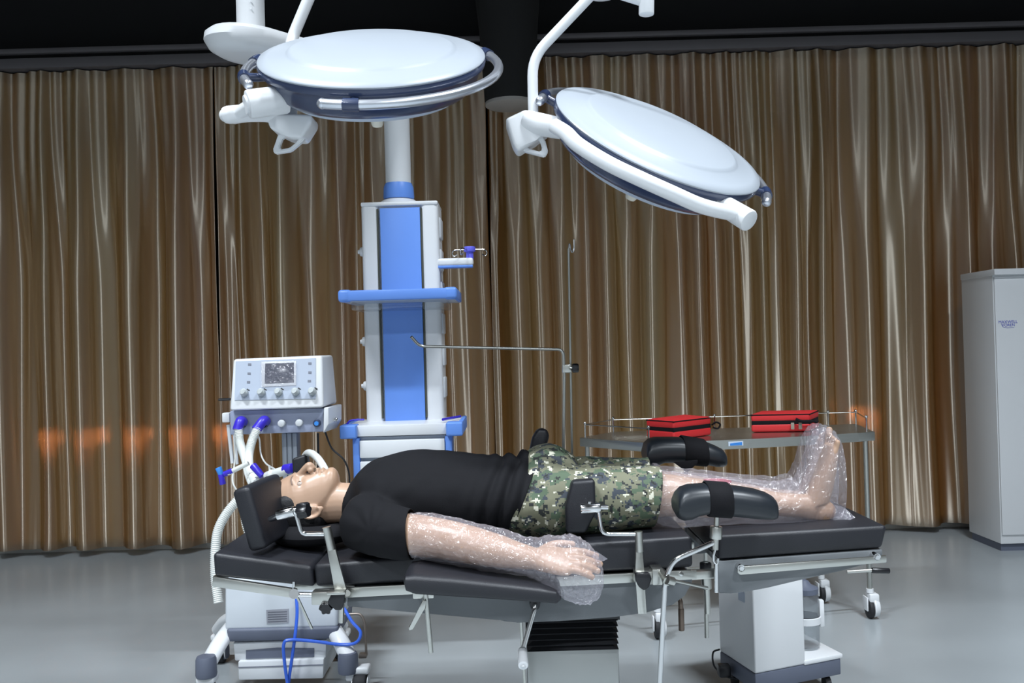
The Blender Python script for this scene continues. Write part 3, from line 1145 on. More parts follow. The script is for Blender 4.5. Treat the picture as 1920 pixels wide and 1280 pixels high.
box(b, P(617, 1119, YB - 0.004), (mm(62, YB), 0.03, mm(24, YB)), bev=0.003)
box(b, P(633, 1108, YB - 0.012), (mm(34, YB), 0.05, 0.008), bev=0.002)
cyl(b, P(651, 1112, YB - 0.02), P(651, 1112, YB + 0.01), 0.009, seg=14)
obj('rail_clamp', b, STEEL, t)
b = bm_()
cyl(b, P(590, 1115, YB - 0.01), P(552, 1114, YB - 0.01), 0.0075, seg=12)
cyl(b, P(551, 1104, YB - 0.01), P(551, 1090, YB - 0.01), 0.004, seg=8)
cyl(b, P(551, 1113, YB - 0.025), P(551, 1113, YB + 0.015), 0.0135, seg=20)
obj('pivot', b, CHROME, t)
b = bm_(); cyl(b, P(556, 1116, YB + 0.01), P(585, 1178, YB + 0.03), 0.004, seg=8); obj('clamp_rod', b, STEEL, t)
b = bm_()
knob_lobed(b, P(612, 1135, YB - 0.008), (0.1, -1, -0.2), 0.017, 0.022, 6)
hexa(b, [P(x, y, YB - 0.035) for x, y in ((622, 1111), (646, 1110), (645, 1130), (640, 1144), (628, 1144), (613, 1130))], Vector((0, 0.022, 0)), bev=0.004)
obj('clamp_knob', b, BLACKP, t)

# support at the hip, near side
t = thing('body_support', 'black padded hip support on chrome bracket clamped to the near rail beside the camouflage shorts', 'body support', P(1200, 1120, YB), 'clamp-on body supports')
b = bm_()
hexa(b, [P(1073, 902, 2.63), P(1116, 899, 2.63), P(1118, 962, 2.63), P(1098, 1000, 2.63), P(1062, 1000, 2.63), P(1060, 950, 2.63)], Vector((0, 0.05, 0)), bev=0.01, seg=3)
obj('pad', b, BLACKV, t)
b = bm_()
cyl(b, P(1088, 954, YB), P(1126, 951, YB), 0.0145, seg=20, bev=0.003)
cyl(b, P(1126, 951, YB), P(1140, 951, YB), 0.007, seg=12)
cyl(b, P(1106, 953, YB), P(1106, 950, YB + 0.07), 0.009, seg=12)
cyl(b, P(1105, 945, YB), P(1105, 940, YB), 0.006, seg=10)
obj('bracket', b, CHROME, t)
b = bm_()
bend(b, [P(1122, 955, YB), P(1128, 1001, YB), P(1192, 1001, YB)], 0.0062, 0.022)
obj('rod', b, CHROME, t)
b = bm_()
cyl(b, P(1197, 996, YB), P(1199, 1034, YB), 0.0115, 0.0115, 16)
hexa(b, [P(x, y, YB - 0.006) for x, y in ((1192, 1030), (1205, 1030), (1208, 1075), (1213, 1151), (1196, 1151), (1191, 1075))], Vector((0, 0.01, 0)), bev=0.002)
obj('post', b, STEEL, t)
b = bm_()
box(b, P(1206, 1080, YB), (mm(34, YB), 0.05, mm(24, YB)), bev=0.003)
obj('rail_clamp', b, STEEL, t)
b = bm_()
hexa(b, [P(x, y, YB - 0.042) for x, y in ((1192, 1075), (1218, 1074), (1223, 1085), (1217, 1102), (1208, 1108), (1198, 1101), (1191, 1086))], Vector((0, 0.022, 0)), bev=0.005)
obj('clamp_knob', b, BLACKP, t)

# far-side supports (mostly hidden)
YFB = 3.17
t = thing('body_support', 'black pad standing on the far side of the mannequin\'s face', 'body support', P(562, 990, YFB), 'clamp-on body supports')
b = bm_(); hexa(b, [P(547, 860, YFB - 0.04), P(573, 852, YFB - 0.04), P(578, 884, YFB - 0.04), P(570, 930, YFB - 0.04), P(550, 930, YFB - 0.04)], Vector((0, 0.055, 0)), bev=0.008, seg=3); obj('pad', b, BLACKV, t)
b = bm_(); bend(b, [P(560, 900, YFB), P(560, 980, YFB), P(600, 985, YFB), P(600, 1070, YFB)], 0.007, 0.02); obj('rod', b, CHROME, t)
t = thing('body_support', 'slanted black pad sticking up on the far side between shirt hem and camouflage shorts', 'body support', P(1010, 990, YFB), 'clamp-on body supports')
b = bm_(); hexa(b, [P(1008, 804, YFB - 0.03), P(1024, 804, YFB - 0.03), P(1031, 815, YFB - 0.03), P(1014, 880, YFB - 0.03), P(985, 880, YFB - 0.03), P(998, 820, YFB - 0.03)], Vector((0, 0.05, 0)), bev=0.012, seg=3); obj('pad', b, BLACKV, t)
b = bm_(); bend(b, [P(1000, 850, YFB + 0.02), P(1000, 950, YFB + 0.02), P(1040, 955, YFB + 0.02), P(1040, 1040, YFB)], 0.007, 0.02); obj('rod', b, CHROME, t)

# anaesthesia screen frame and infusion pole on the far rail
YI = 3.18
t = thing('screen_frame', 'L-shaped steel rod reaching left from the infusion pole across the blue pendant panel', 'anaesthesia screen frame', P(1057, 1030, YI))
b = bm_(); bend(b, [P(771, 631, YI - 0.02), P(787, 649, YI), P(1056, 655, YI), P(1058, 700, YI), P(1055, 1035, YI)], 0.0052, 0.02); obj('rod', b, STEEL, t)
t = thing('infusion_pole', 'thin upright steel infusion pole with a hook on top, behind the camouflage shorts', 'infusion pole', P(1070, 1030, YI + 0.02))
b = bm_(); cyl(b, P(1066, 466, YI + 0.02), P(1076, 1040, YI + 0.02), 0.0042, seg=10); obj('pole', b, STEEL, t)
b = bm_(); tube(b, spline([P(1066, 468, YI + 0.02), P(1068, 457, YI + 0.02), P(1072, 472, YI + 0.02), P(1076, 466, YI + 0.01), P(1076, 449, YI + 0.01)], 6), 0.0032, 8); obj('hook', b, CHROME, t)
b = bm_()
box(b, P(1063, 691, YI + 0.01), (0.034, 0.03, 0.03), bev=0.004)
cyl(b, P(1068, 690, YI - 0.01), P(1076, 690, YI - 0.01), 0.004, seg=8)
cl = obj('clamp', b, STEEL, t)
b = bm_(); knob_lobed(b, P(1073, 690, YI - 0.01), (1, 0, 0), 0.0145, 0.022, 5); obj('knob', b, BLACKP, cl)

# arm board on the near side
t = thing('arm_board', 'long black padded arm board clamped along the near rail under the bagged arm', 'arm board', P(800, 1110, 2.5))
b = bm_()
q = [((762, 1068), (762, 1090)), ]
secs = []
YA0, YA1 = 2.36, 2.56
top = [(762, 1071, 1084), (768, 1063, 1094), (785, 1060, 1101), (850, 1065, 1105), (950, 1076, 1111), (1010, 1083, 1115), (1040, 1088, 1117), (1050, 1095, 1115)]
sil_loft(b, [(x, y0, y1, 0.095 if i not in (0, 7) else 0.06, 2.44) for i, (x, y0, y1) in enumerate(top)], 2.44, 0.09, power=4.5, seg=36)
ab = obj('pad', b, BLACKV, t, angle=0.9)
b = bm_()
box(b, P(795, 1108, YN - 0.03), (0.06, 0.05, 0.03), bev=0.004)
cyl(b, P(797, 1105, YN - 0.06), P(797, 1104, YN - 0.01), 0.014, seg=18)
cyl(b, P(798, 1112, YN - 0.06), P(808, 1223, YN - 0.06), 0.0068, seg=14)
obj('clamp_post', b, STEEL, t)
b = bm_()
hexa(b, [P(x, y, YN - 0.075) for x, y in ((792, 1124), (800, 1126), (797, 1140), (774, 1180), (767, 1182), (766, 1176), (786, 1142))], Vector((0, 0.006, 0)), bev=0.002)
obj('locking_lever', b, STEEL, t)

# leg holders
def leg_holder(label, secs, Y, ry, strap, flap):
    t = thing('leg_holder', label, 'leg holder', P(strap, 1080, Y), 'padded leg holders')
    b = bm_()
    sil_loft(b, secs, Y, ry, power=2.6, seg=32)
    bt = obj('boot', b, BOOT, t, angle=1.2)
    # strap wrapped around
    b = bm_()
    for (x, y0, y1) in [(strap, strap_tb(secs, strap)[0], strap_tb(secs, strap)[1])]:
        rs = []
        for dx in (-22, -20, 20, 22):
            a = P(x + dx, strap_tb(secs, x + dx)[0] - 2, Y)
            c_ = P(x + dx, strap_tb(secs, x + dx)[1] + 1, Y)
            k = 0.0 if abs(dx) == 22 else 0.004
            rs.append(ring(b, (a + c_) / 2, Vector((0, 1, 0)), Vector((0, 0, 1)), ry + k, (a.z - c_.z) / 2 + k, 32, 2.6))
        skin_rings(b, rs, cap=False)
    obj('strap', b, BLACKF, t, angle=1.2)
    if flap:
        b = bm_()
        hexa(b, [P(x, y, Y - ry - 0.008) for x, y in flap], Vector((0, 0.006, 0)), bev=0.001)
        obj('strap_end', b, BLACKF, t)
    return t


def strap_tb(secs, x):
    for a, c_ in zip(secs, secs[1:]):
        if a[0] <= x <= c_[0]:
            f = (x - a[0]) / (c_[0] - a[0])
            return a[1] + (c_[1] - a[1]) * f, a[2] + (c_[2] - a[2]) * f
    return secs[-1][1], secs[-1][2]


YLH = 2.50
t = leg_holder('black moulded leg holder lying over the near shin, chrome rod hanging below', [(1266, 934, 962), (1270, 922, 970), (1278, 913, 974), (1292, 908, 973), (1306, 907, 966), (1320, 906, 963), (1345, 907, 964), (1385, 911, 968), (1415, 916, 971), (1435, 922, 972, 0.058), (1446, 928, 972, 0.05), (1452, 935, 971, 0.04), (1455, 944, 968, 0.026)], YLH, 0.062, 1345, None)
b = bm_()
cyl(b, P(1344, 965, YLH), P(1343, 990, YLH), 0.007, seg=12)
cyl(b, P(1343, 986, YLH), P(1342, 1010, YLH), 0.0165, 0.0165, 22, bev=0.003)
cyl(b, P(1342, 1010, YLH), P(1341, 1030, YLH), 0.009, seg=14)
obj('swivel', b, STEEL, t)
b = bm_()
bend(b, [P(1341, 1016, YLH), P(1262, 1050, YLH), P(1247, 1085, YLH), P(1236, 1300, YLH)], 0.0072, 0.05, 14)
obj('rod', b, CHROME, t)
b = bm_()
ball(b, P(1250, 1087, YLH), 0.014)
cyl(b, P(1240, 1072, YLH + 0.05), P(1252, 1090, YLH - 0.015), 0.012, seg=14)
cyl(b, P(1250, 1087, YLH - 0.02), P(1262, 1090, YLH - 0.01), 0.012, seg=14)
cyl(b, P(1262, 1088, YLH), P(1326, 1102, YLH + 0.06), 0.005, seg=10)
obj('rail_clamp', b, STEEL, t)
b = bm_(); box(b, P(1231, 1077, YLH + 0.07), (mm(22, 2.55), 0.06, mm(30, 2.55)), bev=0.004); obj('rail_block', b, STEEL, t)
b = bm_()
tube(b, spline([P(1341, 1028, YLH), P(1338, 1040, YLH), P(1339, 1052, YLH), P(1344, 1056, YLH), P(1346, 1046, YLH)], 6), 0.004, 8)
cyl(b, P(1343, 1050, YLH + 0.02), P(1343, 1110, YLH + 0.02), 0.006, seg=12)
obj('safety_link', b, CHROME, t)

YL2 = 3.2
t = leg_holder('black moulded leg holder on the far side, raised in front of the steel trolley', [(1208, 842, 862), (1211, 829, 870), (1218, 822, 874), (1230, 819, 872), (1242, 819, 867), (1270, 819, 866), (1300, 822, 868), (1325, 828, 871), (1340, 834, 874), (1352, 840, 874, 0.066), (1357, 847, 872, 0.055), (1359, 854, 868, 0.035)], YL2, 0.075, 1300, [(1262, 866), (1308, 862), (1308, 868), (1291, 884), (1284, 882)])
b = bm_()
bend(b, [P(1285, 866, YL2), P(1290, 950, YL2), P(1322, 1000, YL2), P(1325, 1195, YL2)], 0.0075, 0.04, 14)
cyl(b, P(1323, 1052, YL2 - 0.3), P(1327, 1150, YL2 - 0.3), 0.009, seg=14)
cyl(b, P(1323, 1075, YL2 - 0.3), P(1325, 1103, YL2 - 0.3), 0.016, seg=18)
cyl(b, P(1325, 1090, YL2 - 0.3), P(1325, 1085, YL2), 0.012, seg=12)
obj('rod', b, STEEL, t)
b = bm_()
cyl(b, P(1323, 1054, YL2 - 0.3), P(1323, 1076, YL2 - 0.3), 0.0185, 0.0185, 20, bev=0.003)
obj('post_cap', b, BLACKP, t)
b = bm_()
bend(b, [P(1268, 1122, 2.98), P(1276, 1124, 2.95), P(1277, 1150, 2.95)], 0.008, 0.015, 12)
cyl(b, P(1277, 1140, 2.95), P(1278, 1182, 2.95), 0.0095, seg=14, bev=0.003)
obj('hanging_crank', b, mat('bronze_grey', (128, 112, 100), 0.4, metal=0.6), t)

# ================================================================== INSTRUMENT TROLLEY + RED BAGS
t = thing('instrument_trolley', 'stainless steel fan-shaped instrument trolley with guard rail, behind the mannequin\'s legs', 'trolley', (1.1, 4.7, 0.0))
zTr = P(1213, 830, 4.43).z
def tr(px, Y):
    q = P(px, 800, Y)
    return Vector((q.x, q.y, zTr))
FL, FR, BL, BR = tr(1213, 4.43), tr(1640, 4.66), tr(1086, 4.78), tr(1606, 5.12)
BM = tr(1150, 5.06)
front = []
for i in range(13):
    f = i / 12
    front.append(FL.lerp(FR, f) + Vector((0, -0.055 * math.sin(PI * f), 0)))
outline = front + [BR, BM, BL]
b = bm_()
hexa(b, outline, Vector((0, 0, -0.045)), bev=0.003)
top = obj('tray_top', b, STEEL, t, angle=0.3)
b = bm_()
posts = [BL + Vector((0.03, 0, 0)), BM, tr(1340, 5.07), tr(1553, 5.11), BR + Vector((-0.01, -0.02, 0)), FL + Vector((0.01, 0.02, 0)), FR + Vector((-0.03, 0.03, 0))]
gh = 0.075
for p in posts:
    cyl(b, p, p + Vector((0, 0, gh)), 0.0045, seg=8)
    ball(b, p + Vector((0, 0, gh)), 0.008, 10)
path = [posts[5], posts[0], posts[1], posts[2], posts[3], posts[4], posts[6]]
for p, q in zip(path, path[1:]):
    cyl(b, p + Vector((0, 0, gh - 0.008)), q + Vector((0, 0, gh - 0.008)), 0.003, seg=8)
obj('guard_rail', b, CHROME, t)
corners = [FL + Vector((0.03, 0.04, 0)), FR + Vector((-0.035, 0.04, 0)), BL + Vector((0.04, 0.02, 0)), tr(1531, 5.0)]
for p in corners:
    b = bm_()
    cyl(b, (p.x, p.y, 0.14), (p.x, p.y, zTr - 0.03), 0.0125, seg=14)
    lg = obj('leg', b, STEEL, t)
    b = bm_()
    box(b, (p.x + 0.012, p.y, 0.105), (0.05, 0.065, 0.045), bev=0.008)
    cyl(b, (p.x + 0.038, p.y, 0.057), (p.x + 0.006, p.y, 0.057), 0.047, 0.053, 26, bev=0.008)
    box(b, (p.x - 0.022, p.y + 0.005, 0.075), (0.008, 0.06, 0.07), bev=0.003)
    cyl(b, (p.x, p.y, 0.13), (p.x, p.y, 0.15), 0.018, seg=16)
    ca = obj('castor', b, WHITE, lg, label='white castor housing')
    b = bm_()
    cyl(b, (p.x - 0.016, p.y, 0.05), (p.x + 0.008, p.y, 0.05), 0.05, seg=28, bev=0.006)
    obj('castor', b, RUBBER, lg, label='black castor wheel')
b = bm_()
pts_ = [Vector((p.x, p.y, 0.32)) for p in (corners[0], corners[1], corners[3], corners[2])]
for p, q in zip(pts_, pts_[1:] + pts_[:1]):
    cyl(b, p, q, 0.009, seg=10)
obj('stretcher', b, STEEL, t)
b = bm_()
f0, f1 = front[4], front[4].lerp(front[5], 0.75)
hexa(b, [f0 + Vector((0, -0.0035, -0.008)), f1 + Vector((0, -0.0045, -0.008)), f1 + Vector((0, -0.0045, -0.030)), f0 + Vector((0, -0.0035, -0.030))], Vector((0, 0.002, 0)))
st = obj('sticker', b, mat('white_sticker', (214, 226, 240), 0.5), top, label='white sticker with blue print')
b = bm_()
fa, fb = f0.lerp(f1, 0.12), f0.lerp(f1, 0.92)
hexa(b, [fa + Vector((0, -0.0055, -0.017)), fb + Vector((0, -0.0065, -0.012)), fb + Vector((0, -0.0065, -0.027)), fa + Vector((0, -0.0055, -0.027))], Vector((0, 0.0012, 0)))
obj('sticker', b, CYAN, top, label='blue print on the sticker')


def red_bag(label, q, tabs):
    """q: bottom corners in order (front-left, front-mid/right, back-right, back-left)"""
    t = thing('first_aid_bag', label, 'bag', sum(q, Vector()) / 4, 'red first aid bags')
    h = 0.098
    up = Vector((0, 0, 1))
    b = bm_()
    hexa(b, [p + up * 0.002 for p in q], up * (h * 0.5 - 0.006), bev=0.012, seg=3)
    hexa(b, [p + up * (h * 0.5 + 0.006) for p in q], up * (h * 0.5 - 0.008), bev=0.012, seg=3)
    obj('shell', b, RED, t)
    cen = sum(q, Vector()) / 4
    b = bm_()
    q2 = [cen + (p - cen) * 0.985 for p in q]
    hexa(b, [p + up * (h * 0.5 - 0.012) for p in q2], up * 0.024, bev=0.004)
    obj('zip', b, BLACKF, t, label='black zip band')
    b = bm_()
    tp = [cen + (p - cen) * 0.985 + up * (h - 0.008) for p in q]
    for a, c_ in zip(tp, tp[1:] + tp[:1]):
        cyl(b, a, c_, 0.0032, seg=8)
    obj('piping', b, BLACKF, t, label='dark piping round the lid')
    return t, h


bgz = Vector((0, 0, 0.001))
def bz(px, Y):
    return tr(px, Y) + bgz
qa = [bz(1211, 4.66), bz(1263, 4.50), bz(1334, 4.70), bz(1284, 4.90)]
ta, h = red_bag('left red first aid bag on the steel trolley, one corner to the front', qa, 0)
b = bm_()
p = qa[2] + Vector((0.0, -0.01, h * 0.55))
tube(b, spline([p, p + Vector((0.02, -0.01, 0.014)), p + Vector((0.04, -0.01, 0.002)), p + Vector((0.028, -0.01, -0.018)), p + Vector((0.004, -0.01, -0.012))], 5), 0.009, 8, flat=0.5)
obj('handle', b, BLACKF, ta, label='black carrying handle')
qb = [bz(1408, 4.78), bz(1520, 4.74), bz(1536, 4.96), bz(1426, 5.0)]
tb, h = red_bag('right red first aid bag on the steel trolley, zip pulls in front', qb, 0)
b = bm_()
p = qb[1] + Vector((-0.05, -0.012, h * 0.58))
tube(b, spline([p + Vector((-0.03, 0, 0.012)), p + Vector((0.0, -0.01, 0.0)), p + Vector((0.05, -0.012, 0.0)), p + Vector((0.075, 0.0, -0.006)), p + Vector((0.08, 0.02, 0.006))], 5), 0.012, 8, flat=0.6)
obj('handle', b, BLACKF, tb, label='black carrying handle')
for dx in (-0.095, -0.055):
    b = bm_(); box(b, qb[1] + Vector((dx, -0.006, h * 0.33)), (0.018, 0.006, 0.035), bev=0.003); obj('zip_pull', b, mat('grey_zip_pull', (150, 142, 130), 0.5), tb)

# ================================================================== SUCTION MACHINE
YQ = 3.55
t = thing('suction_machine', 'white suction machine with dark base and clear jars, under the foot end of the table', 'suction machine', P(1440, 1300, YQ))
# front corner and the two visible faces
zg = 0.0
c0 = P(1416, 1265, YQ)
c0.z = 0
k0 = P(1350, 1240, YQ + 0.28); k0.z = 0
k1 = P(1577, 1248, YQ + 0.16); k1.z = 0
kk = P(1500, 1258, YQ + 0.08)
ux, uy = (k1 - c0), (k0 - c0)
zbase = P(1416, 1264, YQ).z
ztop = 0.62
back = c0 + ux + uy
b = bm_()
def quad(s0, s1, r0, r1, z):
    return [c0 + ux * s0 + uy * r0 + Vector((0, 0, z)), c0 + ux * s1 + uy * r0 + Vector((0, 0, z)), c0 + ux * s1 + uy * r1 + Vector((0, 0, z)), c0 + ux * s0 + uy * r1 + Vector((0, 0, z))]
hexa(b, quad(0, 1, 0, 1, 0.075), Vector((0, 0, zbase - 0.075)), bev=0.006)
obj('base', b, DGREY, t)
b = bm_()
hexa(b, quad(0, 0.58, 0, 1, zbase), Vector((0, 0, ztop - zbase)), bev=0.008, seg=3)
bd = obj('body', b, WHITE, t)
b = bm_()
hexa(b, quad(0.56, 1.02, -0.01, 1, zbase - 0.002), Vector((0, 0, 0.018)), bev=0.004)
obj('jar_shelf', b, WHITE, t)
b = bm_()
p = c0 + uy * 0.22 + Vector((0, 0, zbase + 0.26)) - ux.normalized() * 0.004
hexa(b, [p, p + uy * 0.16, p + uy * 0.16 + Vector((0, 0, 0.09)), p + Vector((0, 0, 0.09))], ux.normalized() * 0.006)
obj('switch_plate', b, LGREY, bd)
for kx in (0.80,):
    jc = c0 + ux * kx + uy * 0.45 + Vector((0, 0, zbase + 0.018))
    rj = 0.058
    b = bm_()
    lathe(b, [(rj * 0.9, 0), (rj, 0.01), (rj, 0.20), (rj * 0.85, 0.225), (rj * 0.80, 0.225), (rj * 0.94, 0.198), (rj * 0.94, 0.012), (0.001, 0.008)], jc, (0, 0, 1), 36)
    jr = obj('jar', b, CLEAR, t, label='clear collection jar')
    b = bm_()
    lathe(b, [(rj * 0.95, 0), (rj * 0.98, 0.022), (rj * 0.5, 0.035), (rj * 0.3, 0.05), (0.006, 0.055)], jc + Vector((0, 0, 0.222)), (0, 0, 1), 32)
    obj('lid', b, DGREY, jr)
    b = bm_()
    lathe(b, [(rj + 0.002, 0), (rj + 0.006, 0.002), (rj + 0.006, 0.028), (rj + 0.002, 0.03), (rj + 0.002, 0)], jc + Vector((0, 0, 0.10)), (0, 0, 1), 36)
    box(b, jc + Vector((rj + 0.006, -0.01, 0.14)), (0.02, 0.03, 0.11), bev=0.005)
    obj('band', b, WHITE, jr)
for s, r in ((0.12, 0.12), (0.88, 0.12), (0.12, 0.88), (0.88, 0.88)):
    q = c0 + ux * s + uy * r
    b = bm_(); cyl(b, q + Vector((-0.012, 0, 0.034)), q + Vector((0.012, 0, 0.034)), 0.034, seg=20, bev=0.004); cyl(b, q + Vector((0, 0, 0.05)), q + Vector((0, 0, 0.08)), 0.012, seg=10); obj('castor', b, RUBBER, t)
b = bm_()
q = k0 + Vector((0, 0, 0.12))
tube(b, spline([q + Vector((0.0, 0, 0.03)), q + Vector((-0.03, -0.01, 0.02)), q + Vector((-0.03, -0.03, -0.03)), q + Vector((0.01, -0.06, -0.06)), q + Vector((0.05, -0.1, -0.06))], 6), 0.004, 8)
box(b, k0 + uy * -0.3 + Vector((-0.03, -0.02, 0.1)), (0.05, 0.05, 0.05), bev=0.01)
obj('power_cord', b, BLACKP, t)

# ================================================================== VENTILATOR
YV = 3.95
t = thing('ventilator', 'white anaesthesia ventilator with dark screen and dials standing behind the mannequin\'s head', 'ventilator', P(530, 1300, YV))
b = bm_()
qf = [P(437, 673, YV + 0.05), P(604, 666, YV + 0.05), P(607, 764, YV - 0.01), P(430, 770, YV - 0.01)]
hexa(b, qf, [Vector((0.02, 0.24, 0.0)), Vector((0.0, 0.24, 0.0)), Vector((0.0, 0.30, 0)), Vector((0.02, 0.30, 0))], bev=0.012, seg=3)
body = obj('monitor_case', b, WHITE, t)
b = bm_()
Nf = (qf[1] - qf[0]).cross(qf[3] - qf[0]).normalized()
if Nf.y > 0:
    Nf = -Nf
Of = qf[0]
def onf(px, py, off=0.0):
    d = ray(px, py)
    s = (Of + Nf * off - CAM).dot(Nf) / d.dot(Nf)
    return CAM + d * s
hexa(b, [onf(442, 677, 0.003), onf(592, 671, 0.003), onf(592, 747, 0.003), onf(440, 750, 0.003)], Nf * -0.008)
fp = obj('control_panel', b, LGREY, body)
b = bm_()
hexa(b, [onf(497, 681, 0.008), onf(551, 679, 0.008), onf(551, 717, 0.008), onf(496, 719, 0.008)], Nf * -0.008, bev=0.002)
scn = obj('screen', b, SCREEN, body)
b = bm_()
hexa(b, [onf(490, 678, 0.006), onf(555, 676, 0.006), onf(555, 722, 0.006), onf(491, 725, 0.006)], Nf * -0.004, bev=0.001)
obj('screen_bezel', b, WHITE2, scn)
b = bm_()
rnd = random.Random(3)
gx, gy = 14, 10
gr = [[b.verts.new(onf(489 + 67 * i / gx, 677 + 49 * j / gy - 2 * i / gx, 0.012 + 0.006 * rnd.random())) for i in range(gx + 1)] for j in range(gy + 1)]
for j in range(gy):
    for i in range(gx):
        b.faces.new((gr[j][i], gr[j][i + 1], gr[j + 1][i + 1], gr[j + 1][i]))
obj('screen_film', b, FILM, scn, smooth=False, label='crinkled clear film over the screen')
for x in (459, 491, 523, 555, 586):
    b = bm_()
    py = 737 - (x - 459) * 0.02
    cyl(b, onf(x, py, 0.0), onf(x, py, 0.0) + Nf * 0.028, 0.018, 0.015, 20, bev=0.003)
    cyl(b, onf(x, py, 0.02), onf(x, py, 0.0) + Nf * 0.032, 0.013, 0.012, 16)
    kb = obj('dial', b, mat('dial_plastic', (190, 196, 196), 0.45), body)
    b = bm_()
    cyl(b, onf(x + 4, py - 8, 0.002), onf(x + 9, py - 5, 0.002), 0.003, seg=6)
    obj('pointer', b, BLACKP, kb)
b = bm_()
for (x, y) in ((468, 683), (467, 700), (466, 716), (581, 681), (581, 698), (580, 714)):
    hexa(b, [onf(x - 3, y - 2, 0.0045), onf(x + 3, y - 2, 0.0045), onf(x + 3, y + 2, 0.0045), onf(x - 3, y + 2, 0.0045)], Nf * -0.002)
obj('key_mark', b, TEXTM, fp)
# lower connection panel
b = bm_()
ql = [P(431, 770, YV + 0.03), P(606, 765, YV + 0.03), P(606, 809, YV + 0.03), P(432, 815, YV + 0.03)]
hexa(b, ql, Vector((0.005, 0.22, 0)), bev=0.004)
lowp = obj('connection_panel', b, mat('blue_grey_panel', (158, 166, 190), 0.45), t)
b = bm_()
hexa(b, [P(607, 764, YV), P(616, 764, YV), P(616, 795, YV), P(606, 812, YV)], Vector((0.01, 0.25, 0)), bev=0.004)
obj('side_cheek', b, WHITE, lowp)
b = bm_()
box(b, P(427, 782, YV + 0.06), (mm(14, YV), 0.06, mm(18, YV)), bev=0.004)
obj('side_bracket', b, WHITE, lowp)
for x in (529, 562):
    b = bm_(); p = P(x, 793 - (x - 529) * 0.03, YV + 0.03); cyl(b, p + Vector((0, 0.01, 0)), p - Vector((0, 0.022, 0)), 0.017, 0.015, 20, bev=0.003); obj('dial', b, WHITE2, lowp)
b = bm_(); p = P(595, 793, YV + 0.03); cyl(b, p + Vector((0, 0.01, 0)), p - Vector((0, 0.015, 0)), 0.0165, seg=20, bev=0.003); vv = obj('valve_port', b, NAVY, lowp)
b = bm_(); cyl(b, p - Vector((0, 0.012, 0)), p - Vector((0, 0.02, 0)), 0.0095, seg=16); obj('valve_centre', b, CYAN, vv)
for x, y in ((455, 796), (497, 795)):
    b = bm_(); p = P(x, y, YV + 0.03); cyl(b, p + Vector((0, 0.01, 0)), p - Vector((0, 0.03, 0)), 0.016, 0.0145, 20); obj('port', b, BLACKP, lowp)
b = bm_(); p = P(622, 787, YV + 0.1); cyl(b, p - Vector((0.02, 0, 0)), p + Vector((0.018, 0, 0)), 0.006, seg=12); ball(b, p + Vector((0.02, 0, 0.002)), 0.009); ball(b, p + Vector((0, -0.012, 0.004)), 0.006); obj('fitting', b, CHROME, lowp)
b = bm_(); cyl(b, P(432, 748, YV + 0.12), P(410, 749, YV + 0.12), 0.006, seg=10); obj('hose_holder', b, BLACKP, t)
# aluminium column
xa, xb = P(528, 850, YV + 0.12).x, P(557, 850, YV + 0.12).x
z0, z1 = 0.4, P(540, 812, YV + 0.12).z
b = bm_(); 
for k in range(3):
    wv = (xb - xa) / 3
    box(b, (xa + wv * (k + 0.5), YV + 0.16, (z0 + z1) / 2), (wv * 0.94, 0.07, z1 - z0), bev=0.004)
obj('column', b, mat('anodised_aluminium', (170, 176, 186), 0.4, metal=0.5), t)
b = bm_(); tube(b, spline([P(609, 808, YV + 0.1), P(622, 840, YV + 0.1), P(645, 862, YV + 0.1), P(655, 892, YV + 0.1), P(652, 930, YV + 0.12), P(640, 1000, YV + 0.14), P(620, 1110, YV + 0.14)], 8), 0.0042, 8); tube(b, [P(596, 812, YV + 0.1), P(597, 860, YV + 0.12), P(590, 1000, YV + 0.12), P(585, 1105, YV + 0.12)], 0.005, 8)
obj('power_cable', b, BLACKP, t)
# base cabinet
YW = 3.86
b = bm_()
hexa(b, [P(421, 1085, YW), P(633, 1080, YW), P(632, 1177, YW), P(421, 1182, YW)], Vector((0, 0.34, 0)), bev=0.014, seg=3)
bc = obj('base_cabinet', b, mat('base_white', (206, 212, 218), 0.45, var=0.02), t)
b = bm_()
hexa(b, [P(423, 1180, YW - 0.012), P(634, 1175, YW - 0.012), P(632, 1198, YW - 0.004), P(428, 1204, YW - 0.004)], Vector((0, 0.36, 0)), bev=0.012, seg=3)
obj('grey_band', b, DGREY, t)
b = bm_()
hexa(b, [P(499, 1143, YW - 0.003), P(541, 1141, YW - 0.003), P(541, 1167, YW - 0.003), P(500, 1169, YW - 0.003)], Vector((0, 0.004, 0)))
lb = obj('data_plate', b, mat('data_plate_grey', (150, 152, 160), 0.4), bc)
b = bm_()
for k in range(5):
    y = 1147 + k * 4.4
    hexa(b, [P(502, y, YW - 0.0042), P(538, y - 1.5, YW - 0.0042), P(538, y - 0.2, YW - 0.0042), P(502, y + 1.3, YW - 0.0042)], Vector((0, 0.002, 0)))
obj('print_line', b, mat('dark_print', (96, 98, 108), 0.5), lb)
b = bm_()
hexa(b, [P(437, 1204, YW + 0.02), P(612, 1199, YW + 0.02), P(611, 1234, YW + 0.02), P(440, 1239, YW + 0.02)], Vector((0, 0.28, 0)), bev=0.006)
hexa(b, [P(446, 1240, YW + 0.0), P(607, 1235, YW + 0.0), P(606, 1272, YW + 0.0), P(447, 1275, YW + 0.0)], Vector((0, 0.30, 0)), bev=0.006)
obj('drawer_case', b, WHITE2, t)
b = bm_()
hexa(b, [P(461, 1219, YW + 0.016), P(520, 1214, YW + 0.016), P(589, 1215, YW + 0.016), P(589, 1231, YW + 0.016), P(461, 1235, YW + 0.016)], Vector((0, 0.02, 0)))
obj('drawer_recess', b, DGREY, t)
b = bm_()
